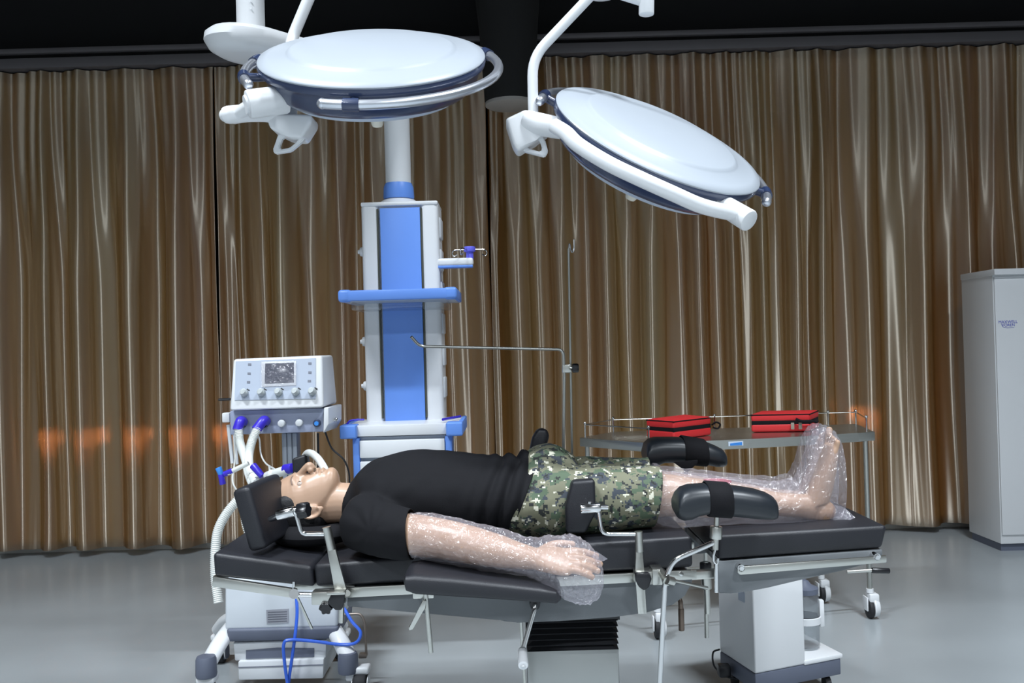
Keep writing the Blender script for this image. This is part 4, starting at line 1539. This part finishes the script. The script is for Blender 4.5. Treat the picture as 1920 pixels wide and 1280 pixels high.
hexa(b, [P(447, 1250, YW - 0.002), P(606, 1245, YW - 0.002), P(606, 1247, YW - 0.002), P(447, 1252, YW - 0.002)], Vector((0, 0.004, 0)))
obj('drawer_seam', b, TEXTM, t)


def vent_leg(pts, cap_px, Yc, wheel_dx):
    b = bm_()
    tube(b, spline(pts, 6), 0.036, 16, flat=0.8)
    lg = obj('leg', b, WHITE, t)
    c_ = P(cap_px[0], cap_px[1], Yc)
    b = bm_()
    lathe(b, [(0.040, 0), (0.043, 0.01), (0.041, 0.07), (0.036, 0.082), (0.001, 0.085)], (c_.x, c_.y, c_.z - 0.09), (0, 0, 1), 28)
    obj('castor_cap', b, DGREY, lg, label='slate grey castor cap')
    b = bm_()
    ft = c_.z - 0.085
    box(b, (c_.x + wheel_dx * 0.3, c_.y + 0.012, (0.075 + ft) / 2), (0.05, 0.06, ft - 0.075), bev=0.01, seg=3)
    box(b, (c_.x + wheel_dx, c_.y + 0.012, 0.118), (0.076, 0.07, 0.03), bev=0.01, seg=3)
    for s_ in (-1, 1):
        cyl(b, (c_.x + wheel_dx + s_ * 0.033, c_.y, 0.055), (c_.x + wheel_dx + s_ * 0.03, c_.y, 0.055), 0.04, seg=24)
    obj('castor', b, WHITE, lg, label='white castor fork')
    b = bm_()
    cyl(b, (c_.x + wheel_dx - 0.026, c_.y, 0.055), (c_.x + wheel_dx + 0.026, c_.y, 0.055), 0.055, seg=28, bev=0.008)
    obj('castor', b, RUBBER, lg, label='black castor wheel')


def gz(px, Y, z):
    q = P(px, 1200, Y)
    return Vector((q.x, q.y, z))


vent_leg([gz(440, YW + 0.12, 0.27), gz(415, YW + 0.0, 0.235), gz(388, 3.76, 0.17)], (386, 1226), 3.74, 0.0)
vent_leg([gz(615, YW + 0.12, 0.27), gz(635, YW + 0.0, 0.235), gz(653, 3.80, 0.17)], (652, 1219), 3.80, 0.05)
vent_leg([gz(440, YW + 0.25, 0.26), gz(425, YW + 0.34, 0.22), gz(412, YW + 0.42, 0.16)], (412, 1196), YW + 0.44, 0.0)
vent_leg([gz(610, YW + 0.25, 0.26), gz(625, YW + 0.34, 0.22), gz(640, YW + 0.42, 0.16)], (640, 1192), YW + 0.44, 0.0)
b = bm_()
bend(b, [P(634, 1152, YW + 0.05), P(676, 1150, YW + 0.05), P(684, 1165, YW + 0.05), P(687, 1228, YW + 0.05)], 0.0055, 0.02)
box(b, P(681, 1228, YW + 0.05), (0.035, 0.04, 0.016), bev=0.004)
obj('side_bracket', b, mat('bronze_steel', (140, 130, 122), 0.4, metal=0.7), t)

# blue gas hose
t_h = bm_()
tube(t_h, spline([P(556, 1122, YW - 0.02), P(557, 1150, YW - 0.04), P(554, 1185, YW - 0.06), P(548, 1230, YW - 0.06), P(541, 1280, YW - 0.06), gz(539, YW - 0.06, 0.02), gz(560, YW - 0.16, 0.010), gz(640, YW - 0.2, 0.010)], 8), 0.0068, 10)
tube(t_h, spline([P(645, 1140, YW + 0.0), P(660, 1165, YW - 0.03), P(676, 1185, YW - 0.05), P(668, 1204, YW - 0.06), P(640, 1208, YW - 0.06), P(590, 1202, YW - 0.065), P(545, 1199, YW - 0.075), P(532, 1208, YW - 0.08), P(534, 1245, YW - 0.08), P(539, 1280, YW - 0.075), gz(541, YW - 0.08, 0.03), gz(520, YW - 0.2, 0.010)], 8), 0.0068, 10)
obj('gas_hose', t_h, mat('blue_pvc_hose', (58, 104, 216), 0.25), label='looped blue gas hose hanging in front of the ventilator base', cat='hose')
# thin grey cable loop on the floor at the left
b = bm_()
tube(b, spline([gz(405, 3.72, 0.005), gz(350, 3.74, 0.005), gz(318, 3.70, 0.005), gz(330, 3.62, 0.005), gz(400, 3.58, 0.005)], 8), 0.004, 8)
obj('floor_cable', b, mat('grey_cable', (120, 122, 122), 0.5), label='thin grey cable looped on the floor at the left front castor', cat='cable')

# ================================================================== BREATHING CIRCUIT
t = thing('breathing_circuit', 'white corrugated breathing tubes with violet connectors hanging from the ventilator to the mannequin\'s face', 'breathing circuit', P(470, 900, 3.5))
b = bm_(); hose_corr(b, [P(447, 800, YV - 0.03), P(450, 830, YV - 0.06), P(461, 862, YV - 0.15), P(468, 890, 3.6), P(476, 908, 3.45)], 0.0165, seg=16); obj('tube', b, HOSE, t)
b = bm_(); hose_corr(b, [P(484, 800, YV - 0.04), P(472, 828, YV - 0.08), P(466, 858, YV - 0.15), P(470, 885, 3.6), P(482, 905, 3.4)], 0.0165, seg=16); obj('tube', b, HOSE, t)
b = bm_(); hose_corr(b, [P(470, 915, 3.5), P(448, 935, 3.5), P(425, 962, 3.48), P(409, 993, 3.45), P(404, 1030, 3.42), P(404, 1080, 3.4), P(410, 1130, 3.38)], 0.0165, seg=16); obj('tube', b, HOSE, t)
b = bm_(); hose_corr(b, [P(468, 915, 3.5), P(463, 935, 3.5), P(459, 960, 3.5), P(461, 985, 3.5), P(470, 1010, 3.5)], 0.0135, seg=16, amp=0.003); obj('tube', b, HOSE, t)
for p0, p1 in ((P(453, 791, YV), P(445, 806, YV - 0.035)), (P(496, 790, YV), P(480, 806, YV - 0.045))):
    b = bm_(); tube(b, spline([p0 + Vector((0, 0.02, 0.0)), p0 + Vector((0, -0.02, 0.004)), p1], 6), 0.021, 18); obj('connector', b, VIOLET, t)
b = bm_(); cyl(b, P(474, 872, 3.4), P(492, 893, 3.38), 0.014, 0.012, 18, bev=0.003); obj('connector', b, VIOLET, t)
b = bm_(); cyl(b, P(466, 868, 3.5), P(427, 887, 3.5), 0.009, 0.0095, 14); obj('side_branch', b, HOSE, t)
b = bm_(); cyl(b, P(436, 882, 3.5), P(420, 889, 3.5), 0.0105, seg=14); cyl(b, P(414, 888, 3.5), P(418, 908, 3.5), 0.011, 0.012, 14, bev=0.002); obj('tap', b, VIOLET, t)
b = bm_(); cyl(b, P(409, 876, 3.5), P(415, 890, 3.5), 0.012, 0.011, 14, bev=0.002); obj('tap_handle', b, CYAN, t)
b = bm_(); cyl(b, P(500, 893, 3.36), P(540, 880, 3.3), 0.017, 0.0175, 18, bev=0.003); ball(b, P(510, 890, 3.34), 0.02); cyl(b, P(506, 884, 3.34), P(505, 872, 3.34), 0.004, seg=8); obj('elbow', b, HOSE, t)
b = bm_(); cyl(b, P(534, 880, 3.31), P(549, 877, 3.29), 0.019, 0.0175, 18, bev=0.003); obj('connector', b, VIOLET, t)
b = bm_(); tube(b, spline([P(560, 880, 3.26), P(573, 853, 3.2), P(582, 849, 3.08), P(595, 858, 2.98), P(606, 874, 2.91), P(612, 886, 2.90)], 6), [0.012] * 31, 14); obj('airway_tube', b, HOSE, t)
b = bm_(); tube(b, spline([P(478, 805, YV - 0.01), P(486, 822, YV - 0.02), P(489, 850, YV - 0.03), P(498, 868, 3.7), P(516, 880, 3.35)], 6), 0.0035, 8); tube(b, spline([P(440, 812, YV - 0.02), P(441, 860, YV - 0.03), P(436, 900, 3.7), P(447, 925, 3.55)], 6), 0.0035, 8); obj('sensor_line', b, HOSE, t)
b = bm_(); cyl(b, P(428, 796, YV + 0.05), P(436, 868, YV + 0.05), 0.0085, seg=12); cyl(b, P(438, 802, YV + 0.04), P(445, 870, YV + 0.04), 0.0065, seg=12); obj('support_rod', b, WHITE2, t)

# ================================================================== MANNEQUIN
YM = 2.87
t = thing('mannequin', 'lifelike training mannequin lying on its back on the table in black shirt and camouflage shorts', 'mannequin', P(900, 1012, YM))


def chain(bm, secs, seg=20, n=5):
    """secs: (px, py, Y, ry, rz) -> smooth closed limb volume running roughly along X"""
    pts = spline([P(s[0], s[1], s[2]) for s in secs], n)
    rs = []
    N_ = len(secs)
    k = 0
    tot = (N_ - 1) * n
    for i, p in enumerate(pts):
        f = min(i / n, N_ - 1)
        j = min(int(f), N_ - 2)
        g = f - j
        g = g * g * (3 - 2 * g) * 0.5 + g * 0.5
        ry = secs[j][3] * (1 - g) + secs[j + 1][3] * g
        rz = secs[j][4] * (1 - g) + secs[j + 1][4] * g
        d = (pts[min(i + 1, tot)] - pts[max(i - 1, 0)]).normalized()
        # side axis is kept as horizontal as possible
        x = Vector((0, 1, 0)) - d * d.y
        if x.length < 0.2:
            x = Vector((1, 0, 0)) - d * d.x
        x.normalize()
        y = d.cross(x)
        rs.append(ring(bm, p, x, y, ry, rz, seg))
    skin_rings(bm, rs)
    a, c_ = secs[0], secs[-1]
    ball(bm, pts[0], (min(a[3], a[4]) * 0.8, a[3] * 0.97, a[4] * 0.97), 14)
    ball(bm, pts[-1], (min(c_[3], c_[4]) * 0.8, c_[3] * 0.97, c_[4] * 0.97), 14)


def fin(bm, pts, r0, r1):
    pts = spline([Vector(p) for p in pts], 5)
    n = len(pts)
    rr = [r0 + (r1 - r0) * i / (n - 1) for i in range(n)]
    tube(bm, pts, rr, 12)
    ball(bm, pts[-1], r1 * 1.02, 12)
    ball(bm, pts[0], r0, 12)


body = bm_()
# torso and pelvis
chain(body, [(678, 945, YM, 0.085, 0.062), (705, 940, YM, 0.13, 0.078), (740, 930, YM, 0.18, 0.105), (800, 930, YM, 0.178, 0.115), (880, 938, YM, 0.16, 0.105), (950, 945, YM, 0.16, 0.10), (1010, 945, YM, 0.17, 0.11), (1045, 945, YM, 0.155, 0.10)], 28)
# legs
YNL, YFL = 2.77, 2.98
for yl, dx, dy in ((YNL, 0, 0), (YFL, -2, -8)):
    chain(body, [(1030 + dx, 942 + dy, yl, 0.085, 0.09), (1100 + dx, 934 + dy, yl, 0.083, 0.088), (1180 + dx, 930 + dy, yl, 0.072, 0.076), (1245 + dx, 928 + dy, yl, 0.06, 0.064), (1285 + dx * 3, 931 + dy, yl, 0.058, 0.06), (1340 + dx * 4, 936 + dy, yl, 0.056, 0.056), (1400 + dx * 5, 940 + dy, yl, 0.048, 0.046), (1460 + dx * 6, 945 + dy, yl, 0.038, 0.036), (1500 + dx * 6, 948 + dy, yl, 0.034, 0.036), (1522 + dx * 7, 950 + dy, yl, 0.034, 0.042)], 22)
    # foot: heel, instep, ball, toes pointing up
    k = 1.0
    def fp_(x, y):
        return P(x + dx * 7.5 - (960 and 0), y + dy, yl)
    ball(body, fp_(1541, 958), (0.042, 0.034, 0.036), 16)
    fs = [(1528, 945, 0.036, 0.045), (1536, 920, 0.036, 0.043), (1545, 890, 0.040, 0.036), (1552, 862, 0.045, 0.028), (1557, 842, 0.046, 0.022), (1560, 830, 0.042, 0.018)]
    rs = []
    for (x, y, ry, rx) in fs:
        rs.append(ring(body, fp_(x, y), Vector((0, 1, 0)), Vector((0.97, 0, 0.22)), ry, rx, 20))
    skin_rings(body, rs)
    for i in range(5):     # toes
        oy = (i - 2) * 0.0175
        side = 1 if yl > YM else -1
        big = (i == (4 if side < 0 else 0))
        L = (838, 824, 812) if big else (838, 828 + abs(i - (3 if side < 0 else 1)) * 1.5, 819 + abs(i - (3 if side < 0 else 1)) * 2.5)
        r_ = 0.012 if big else 0.0088
        q = [fp_(1560 + j * 1.0, y) + Vector((0, oy * (1 + 0.04 * j), 0)) for j, y in enumerate(L)]
        fin(body, q, r_, r_ * 0.95)
# near arm (his right), palm down, fingers towards the feet
chain(body, [(695, 978, 2.68, 0.056, 0.058), (735, 995, 2.59, 0.054, 0.056), (790, 1004, 2.52, 0.054, 0.056), (840, 1012, 2.48, 0.052, 0.053), (885, 1022, 2.455, 0.053, 0.050), (930, 1032, 2.44, 0.048, 0.044), (975, 1042, 2.43, 0.038, 0.034), (1008, 1048, 2.42, 0.034, 0.027)], 22)
YH = 2.415
# hand plane: u along the fingers, v across (towards the table, +Y and a little up), so the back faces up and to the viewer
W0 = P(1004, 1047, YH)
U = (P(1100, 1056, YH) - W0).normalized()
V0 = Vector((0, 0.80, 0.60))
V = (V0 - U * V0.dot(U)).normalized()
Nn = U.cross(V)
if Nn.z < 0:
    Nn = -Nn
def H(u, v, n=0.0):
    return W0 + U * u + V * v + Nn * n
rs = []
for (u, v0, v1, th) in ((-0.01, -0.028, 0.028, 0.022), (0.02, -0.036, 0.036, 0.021), (0.05, -0.043, 0.044, 0.019), (0.075, -0.045, 0.043, 0.016), (0.092, -0.043, 0.040, 0.013)):
    rs.append(ring(body, H(u, (v0 + v1) / 2), V, Nn, (v1 - v0) / 2, th, 24, 2.5))
skin_rings(body, rs)
for (v, L, sp, r_) in ((0.031, 0.074, 0.006, 0.0100), (0.010, 0.083, 0.001, 0.0102), (-0.011, 0.077, -0.002, 0.0098), (-0.030, 0.062, -0.005, 0.0088)):
    r_ *= 1.1
    fin(body, [H(0.078, v * 0.95, 0.002), H(0.088 + L * 0.22, v + sp * 0.3, 0.006), H(0.088 + L * 0.6, v + sp * 0.75, 0.001), H(0.088 + L, v + sp, -0.010)], r_ * 1.06, r_ * 0.82)
fin(body, [H(0.012, 0.026, -0.004), H(0.038, 0.052, -0.006), H(0.066, 0.066, -0.008), H(0.098, 0.071, -0.012)], 0.0145, 0.0098)
# far arm (hidden behind the trunk)
chain(body, [(695, 950, 3.06, 0.06, 0.06), (735, 962, 3.10, 0.052, 0.052), (800, 972, 3.12, 0.048, 0.048), (860, 972, 3.12, 0.045, 0.045), (920, 970, 3.11, 0.036, 0.036), (965, 968, 3.10, 0.03, 0.026)], 18)
rs = []
for (px, w_, h_) in ((962, 0.03, 0.022), (985, 0.042, 0.018), (1008, 0.042, 0.013)):
    rs.append(ring(body, P(px, 966, 3.10), Vector((0, 1, 0)), Vector((0, 0, 1)), w_, h_, 18))
skin_rings(body, rs)
for v in (-0.03, -0.01, 0.01, 0.03):
    q0 = P(1005, 966, 3.10) + Vector((0, v, 0))
    fin(body, [q0, q0 + Vector((0.035, v * 0.1, 0.003)), q0 + Vector((0.075, v * 0.15, -0.006))], 0.009, 0.0075)
q0 = P(975, 966, 3.065)
fin(body, [q0, q0 + Vector((0.03, -0.025, 0)), q0 + Vector((0.07, -0.032, -0.004))], 0.012, 0.009)
# neck
chain(body, [(612, 945, YM, 0.052, 0.060), (640, 942, YM - 0.005, 0.056, 0.062), (672, 944, YM - 0.005, 0.062, 0.062), (700, 945, YM, 0.075, 0.06)], 24)

# head, in its own frame: h_up (towards the crown), h_f (out of the face), h_s (towards the viewer's side, his right)
HC = P(570, 935, YM)                      # centre of the skull
tilt = math.radians(8)                    # chin slightly lifted
hu = Vector((-math.cos(tilt), 0, -math.sin(tilt)))
hf = Vector((-math.sin(tilt), 0, math.cos(tilt)))
hs = Vector((0, -1, 0))
tw_ = math.radians(12)                    # turned a little to the viewer
hf, hs = hf * math.cos(tw_) + hs * math.sin(tw_), hs * math.cos(tw_) - hf * math.sin(tw_)
HM = Matrix((hu, hs, hf)).transposed().to_4x4()


def HP(u, s, f):
    return HC + hu * u + hs * s + hf * f


def hball(u, s, f, r):
    ball(body, HP(u, s, f), r, 20, HM)


# skull and face as stacked sections: (u, front, back, half width)
HEADS = [(0.111, 0.004, -0.024, 0.016), (0.107, 0.020, -0.046, 0.034), (0.098, 0.038, -0.068, 0.049), (0.082, 0.056, -0.087, 0.062), (0.058, 0.072, -0.101, 0.071), (0.032, 0.081, -0.106, 0.0755), (0.013, 0.0850, -0.106, 0.0765), (0.0, 0.0815, -0.104, 0.0760), (-0.016, 0.0790, -0.100, 0.074), (-0.034, 0.0795, -0.094, 0.0715), (-0.052, 0.0825, -0.085, 0.067), (-0.068, 0.0835, -0.070, 0.0615), (-0.083, 0.0815, -0.048, 0.0555), (-0.096, 0.0850, -0.022, 0.048), (-0.108, 0.0840, 0.004, 0.039), (-0.116, 0.0740, 0.022, 0.028), (-0.120, 0.060, 0.034, 0.014)]
hr_ = []
for (u_, ff, fb, w_) in HEADS:
    r_ = []
    mid, half = (ff + fb) / 2, (ff - fb) / 2
    for k in range(40):
        a = 2 * PI * k / 40
        ca, sa = math.cos(a), math.sin(a)
        ca = math.copysign(abs(ca) ** 0.9, ca)
        sa = math.copysign(abs(sa) ** 0.92, sa)
        taper = 1 - 0.16 * max(0, sa) - 0.06 * max(0, -sa)
        r_.append(body.verts.new(HP(u_, w_ * ca * taper, mid + half * sa)))
    hr_.append(r_)
skin_rings(body, hr_)
hball(-0.078, 0, -0.012, (0.045, 0.050, 0.055))    # under the jaw
# nose
tube(body, spline([HP(0.006, 0, 0.076), HP(-0.010, 0, 0.086), HP(-0.028, 0, 0.099), HP(-0.040, 0, 0.1035), HP(-0.047, 0, 0.090)], 5), [0.0085 + 0.0035 * min(1, i / 14) for i in range(21)], 14)
for s in (-1, 1):
    hball(-0.041, s * 0.0115, 0.092, (0.0095, 0.0075, 0.0085))
# lips, parted round the tube
hball(-0.0625, 0, 0.0835, (0.0065, 0.021, 0.0075))
hball(-0.0765, 0, 0.0825, (0.0070, 0.019, 0.0075))
# ears
for s in (-1, 1):
    c_ = HP(-0.036, s * 0.0745, -0.016)
    pts = []
    for i in range(17):
        a = -2.3 + 4.7 * i / 16
        pts.append(c_ + hu * (0.029 * math.sin(a) + 0.003) - hf * (0.0175 * math.cos(a)) + hs * (s * (0.009 + 0.004 * math.cos(a))))
    tube(body, pts, [0.005] * 16 + [0.006], 10)
    ball(body, c_ - hu * 0.027 + hs * s * 0.005 + hf * 0.004, (0.011, 0.006, 0.009), 12, HM)
    ball(body, c_ + hs * s * 0.001, (0.030, 0.007, 0.018), 14, HM)
me = remesh(body, 0.0032, 3, 0.5)
co, no = get_co(me), get_no(me)


def local_push(center, radii, depth, axis):
    c_ = np.array(center)
    d = co - c_
    u_ = d @ np.array(hu) / radii[0]
    s_ = d @ np.array(hs) / radii[1]
    f_ = d @ np.array(hf) / radii[2]
    g = np.exp(-(u_ ** 2 + s_ ** 2 + f_ ** 2))
    co[:] = co + np.outer(g * depth, np.array(axis))


for s in (-1, 1):
    local_push(HP(-0.006, s * 0.032, 0.075), (0.013, 0.017, 0.03), -0.0075, hf)     # eye socket
    local_push(HP(0.015, s * 0.028, 0.080), (0.008, 0.024, 0.03), 0.003, hf)        # brow
    local_push(HP(-0.030, s * 0.046, 0.050), (0.020, 0.022, 0.03), 0.0035, hf)      # cheek
local_push(HP(-0.0695, 0, 0.090), (0.0035, 0.017, 0.02), -0.010, hf)                # mouth
local_push(HP(-0.087, 0, 0.084), (0.006, 0.018, 0.02), -0.003, hf)
for s in (-1, 1):
    local_push(HP(-0.0475, s * 0.007, 0.098), (0.0045, 0.004, 0.008), 0.006, hu)    # nostrils
set_co(me, co)
me.materials.append(SKIN)
me.shade_smooth()
body_o = link('body', me, t)
# eyes and brows
for s in (-1, 1):
    b = bm_(); ball(b, HP(-0.006, s * 0.032, 0.0578), 0.0115, 16); ey = obj('eye', b, mat('glass_eye_white', (168, 150, 138), 0.15), t)
    b = bm_(); ball(b, HP(-0.006, s * 0.032, 0.0655), (0.0056, 0.0056, 0.0046), 12, HM); obj('iris', b, mat('dark_iris', (52, 38, 30), 0.2), ey)
    b = bm_(); tube(b, spline([HP(0.014, s * 0.014, 0.0842), HP(0.018, s * 0.03, 0.080), HP(0.014, s * 0.047, 0.0675)], 5), [0.0022] * 10 + [0.0012], 8, flat=0.8); obj('eyebrow', b, mat('painted_brow', (120, 100, 88), 0.6), t)
# hair: a cap over the back of the skull with a sideburn
b = bm_()
ball(b, HP(0.028, 0, -0.030), (0.093, 0.0815, 0.087), 32, HM)
ball(b, HP(-0.005, 0, -0.056), (0.070, 0.078, 0.058), 28, HM)
for s in (-1, 1):
    ball(b, HP(0.040, s * 0.052, 0.006), (0.040, 0.026, 0.034), 20, HM)
    ball(b, HP(0.004, s * 0.066, -0.004), (0.026, 0.012, 0.014), 16, HM)
hm = remesh(b, 0.004, 5)
co2, no2 = get_co(hm), get_no(hm)
for i in range(len(co2)):
    co2[i] += no2[i] * 0.0012 * noise.noise(Vector(co2[i]) * 120)
set_co(hm, co2)
hm.materials.append(HAIR)
hm.shade_smooth()
link('hair', hm, t, label='short black hair')

# shirt
b = bm_()
chain(b, [(668, 948, YM - 0.005, 0.072, 0.070), (692, 940, YM, 0.15, 0.098), (725, 928, YM, 0.195, 0.118), (770, 925, YM, 0.207, 0.132), (830, 925, YM, 0.205, 0.132), (890, 928, YM, 0.198, 0.127), (950, 930, YM, 0.195, 0.123), (1000, 928, YM, 0.195, 0.132), (1030, 926, YM, 0.19, 0.14)], 36)
chain(b, [(684, 978, 2.69, 0.084, 0.084), (725, 995, 2.60, 0.074, 0.075), (774, 1003, 2.535, 0.066, 0.067)], 24)
chain(b, [(690, 955, 3.05, 0.07, 0.07), (735, 962, 3.11, 0.064, 0.064), (785, 970, 3.13, 0.06, 0.06)], 20)
sm = remesh(b, 0.0075, 6)
co2, no2 = get_co(sm), get_no(sm)
hemA, hemB = P(1013, 838, YM), P(950, 1000, YM)
hd_ = (hemB - hemA)
hn = np.array((hd_.z, 0, -hd_.x)); hn = hn / np.linalg.norm(hn)
if hn[0] < 0:
    hn = -hn
for i in range(len(co2)):
    p = Vector(co2[i])
    s_ = float(np.dot(co2[i] - np.array(hemA), hn))        # distance towards the feet from the hem
    wr = noise.noise(Vector((p.x * 4 + p.z * 5, p.y * 5, p.z * 5 - p.x * 3))) * 0.006
    wr += noise.noise(p * 22) * 0.0025
    near = math.exp(-((s_ + 0.05) / 0.07) ** 2)
    # gathered folds running along the hem
    q = s_ + 0.015 * noise.noise(Vector((p.z * 7, p.y * 7, 3)))
    wr += near * 0.010 * math.sin(q * 150 + 3 * noise.noise(p * 6))
    # creases from the armpit
    dd = (p - P(700, 960, 2.64)).length
    wr += 0.002 * math.exp(-(dd / 0.13) ** 2) * math.sin(math.atan2(p.z - 0.93, p.x + 0.40) * 9 + 4 * noise.noise(p * 8))
    co2[i] += no2[i] * wr
set_co(sm, co2)
bb = bmesh.new(); bb.from_mesh(sm)
bmesh.ops.bisect_plane(bb, geom=bb.verts[:] + bb.edges[:] + bb.faces[:], plane_co=hemA, plane_no=Vector(hn), clear_outer=True)
cx0 = P(770, 1003, 2.53).x
sf = [f for f in bb.faces if f.calc_center_median().y < 2.655 and f.calc_center_median().x > cx0 - 0.04]
sg = list({v for f in sf for v in f.verts}) + list({e for f in sf for e in f.edges}) + sf
bmesh.ops.bisect_plane(bb, geom=sg, plane_co=Vector((cx0, 2.53, 0.9)), plane_no=Vector((1, -0.12, 0.05)), clear_outer=True)
bb.to_mesh(sm); bb.free()
sm.materials.append(BLACKF)
sm.shade_smooth()
so = link('shirt', sm, t, label='black short-sleeved shirt')
md = so.modifiers.new('thick', 'SOLIDIFY'); md.thickness = 0.003; md.offset = 1

# shorts
b = bm_()
chain(b, [(958, 940, YM, 0.185, 0.118), (1000, 934, YM, 0.19, 0.13), (1028, 924, YM, 0.185, 0.148), (1056, 934, YM, 0.17, 0.122)], 32)
for yl, dy in ((YNL, 0), (YFL, -17)):
    chain(b, [(1030, 940 + dy, yl, 0.103, 0.11), (1090, 935 + dy, yl, 0.10, 0.104), (1150, 933 + dy, yl, 0.094, 0.096), (1205, 930 + dy, yl, 0.088, 0.09), (1235, 928 + dy, yl, 0.086, 0.088)], 26)
km = remesh(b, 0.0075, 5)
co2, no2 = get_co(km), get_no(km)
hx0 = P(1233, 890, YNL)
for i in range(len(co2)):
    p = Vector(co2[i])
    wr = noise.noise(Vector((p.x * 7, p.y * 6, p.z * 12))) * 0.007 + noise.noise(p * 26) * 0.002
    wr += 0.004 * math.sin(p.x * 34 + p.z * 28 + 4 * noise.noise(p * 5)) * max(0, 1 - abs(p.x - P(1060, 950, YM).x) / 0.14)
    co2[i] += no2[i] * wr
set_co(km, co2)
bb = bmesh.new(); bb.from_mesh(km)
hq = P(1230, 930, YNL)
bmesh.ops.bisect_plane(bb, geom=bb.verts[:] + bb.edges[:] + bb.faces[:], plane_co=hq, plane_no=Vector((1, 0.02, -0.16)), clear_outer=True)
bb.to_mesh(km); bb.free()
km.materials.append(CAMO)
km.shade_smooth()
ko = link('shorts', km, t, label='green digital camouflage shorts')
md = ko.modifiers.new('thick', 'SOLIDIFY'); md.thickness = 0.003; md.offset = 1


def film_bag(name, secs, seg, seed, amp, label, mats=FILM, close_ends=(False, True)):
    """crumpled clear film: secs = (center, axis_x, axis_y, rx, ry)"""
    rnd = random.Random(seed)
    b = bm_()
    rs = []
    for i, (c_, ax_, ay_, rx, ry) in enumerate(secs):
        r_ = []
        for k in range(seg):
            a = 2 * PI * (k + 0.5 * (i % 2)) / seg
            j = 1 + rnd.uniform(-amp, amp)
            p = c_ + ax_ * (rx * j * math.cos(a)) + ay_ * (ry * j * math.sin(a))
            r_.append(b.verts.new(p))
        rs.append(r_)
    for p, q in zip(rs, rs[1:]):
        for k in range(seg):
            j = (k + 1) % seg
            b.faces.new((p[k], p[j], q[k]))
            b.faces.new((p[j], q[j], q[k]))
    if close_ends[0]:
        b.faces.new(rs[0][::-1])
    if close_ends[1]:
        b.faces.new(rs[-1])
    return obj(name, b, mats, t, smooth=False, label=label)


def interp(keys, n):
    out = []
    m_ = len(keys) - 1
    for i in range(n * m_ + 1):
        f = i / n
        j = min(int(f), m_ - 1)
        g = f - j
        out.append(tuple(a * (1 - g) + b_ * g for a, b_ in zip(keys[j], keys[j + 1])))
    return out


# sleeve of clear film over the near arm and hand: (px, top, bottom, half depth, Y)
keys = [(770, 962, 1042, 0.066, 2.52), (800, 961, 1048, 0.064, 2.505), (850, 969, 1058, 0.063, 2.475), (900, 982, 1068, 0.060, 2.452), (945, 992, 1074, 0.056, 2.438), (985, 1005, 1078, 0.052, 2.425), (1005, 1008, 1088, 0.055, 2.42), (1030, 1003, 1104, 0.06, 2.405), (1055, 1002, 1122, 0.062, 2.395), (1085, 1004, 1131, 0.060, 2.39), (1105, 1018, 1131, 0.052, 2.39), (1122, 1040, 1120, 0.04, 2.39), (1131, 1065, 1098, 0.015, 2.39)]
secs = []
for (x, y0, y1, d_, yy) in interp(keys, 4):
    a, c_ = P(x, y0, yy), P(x, y1, yy)
    secs.append(((a + c_) / 2, Vector((0, 1, 0)), Vector((0, 0, 1)), d_, (a.z - c_.z) / 2))
film_bag('plastic_sleeve', secs, 22, 11, 0.055, 'crumpled clear plastic sleeve over the forearm and hand')
# loose corner of the bag past the fingertips
b = bm_()
q = [P(1118, 1034, 2.42), P(1139, 1048, 2.44), P(1120, 1056, 2.41), P(1108, 1045, 2.43)]
hexa(b, q, Vector((0, 0.01, 0)))
obj('plastic_sleeve', b, FILM, t, smooth=False, label='loose corner of the clear sleeve')
# leg covers
for yl, sx, dy, sd in ((YNL, 0, 0, 21), (YFL, -14, -9, 33)):
    keys = [(1226, 878, 985, 0.085), (1260, 884, 990, 0.09), (1320, 889, 985, 0.088), (1400, 898, 983, 0.080), (1460, 902, 984, 0.072), (1492, 896, 986, 0.066), (1506, 868, 986, 0.062), (1518, 828, 985, 0.058), (1530, 806, 984, 0.056), (1548, 800, 982, 0.055), (1566, 806, 978, 0.052), (1577, 826, 966, 0.046), (1581, 850, 945, 0.03)]
    secs = []
    for (x, y0, y1, d_) in interp(keys, 4):
        f = max(0, (x - 1226)) / 355.0
        a, c_ = P(x + sx * f, y0 + dy, yl), P(x + sx * f, y1 + dy * 0.9, yl)
        secs.append(((a + c_) / 2, Vector((0, 1, 0)), Vector((0, 0, 1)), d_, (a.z - c_.z) / 2))
    film_bag('plastic_cover', secs, 24, sd, 0.04, 'crumpled clear plastic cover over the lower leg and foot')
b = bm_()
q = [P(1565, 948, YNL - 0.03), P(1584, 952, YNL - 0.02), P(1604, 970, YNL - 0.04), P(1590, 976, YNL - 0.06), P(1562, 982, YNL - 0.05)]
hexa(b, q, Vector((0, 0.03, 0.0)))
obj('plastic_cover', b, FILM, t, smooth=False, label='loose tail of the clear cover at the heel')
# reddish wound patch on the shin
b = bm_()
ball(b, P(1338, 903, YNL), (0.055, 0.028, 0.010), 20)
ball(b, P(1352, 905, YNL - 0.01), (0.030, 0.02, 0.010), 16)
obj('wound_patch', b, mat('wound_red', (150, 62, 76), 0.4, var=0.3, vscale=60), t, label='reddish wound patch on the shin')
# head cushion
b = bm_()
cc = P(590, 1003, YM)
n = 40
rs = []
for i in range(n):
    a = 2 * PI * i / n
    d = Vector((math.cos(a), math.sin(a), 0))
    c_ = cc + Vector((d.x * 0.085, d.y * 0.085, 0.012))
    rs.append(ring(b, c_, d, Vector((0, 0, 1)), 0.045, 0.030, 14))
skin_rings(b, rs, close=True)
obj('head_cushion', b, BLACKF, label='black ring cushion under the mannequin\'s head', cat='cushion')
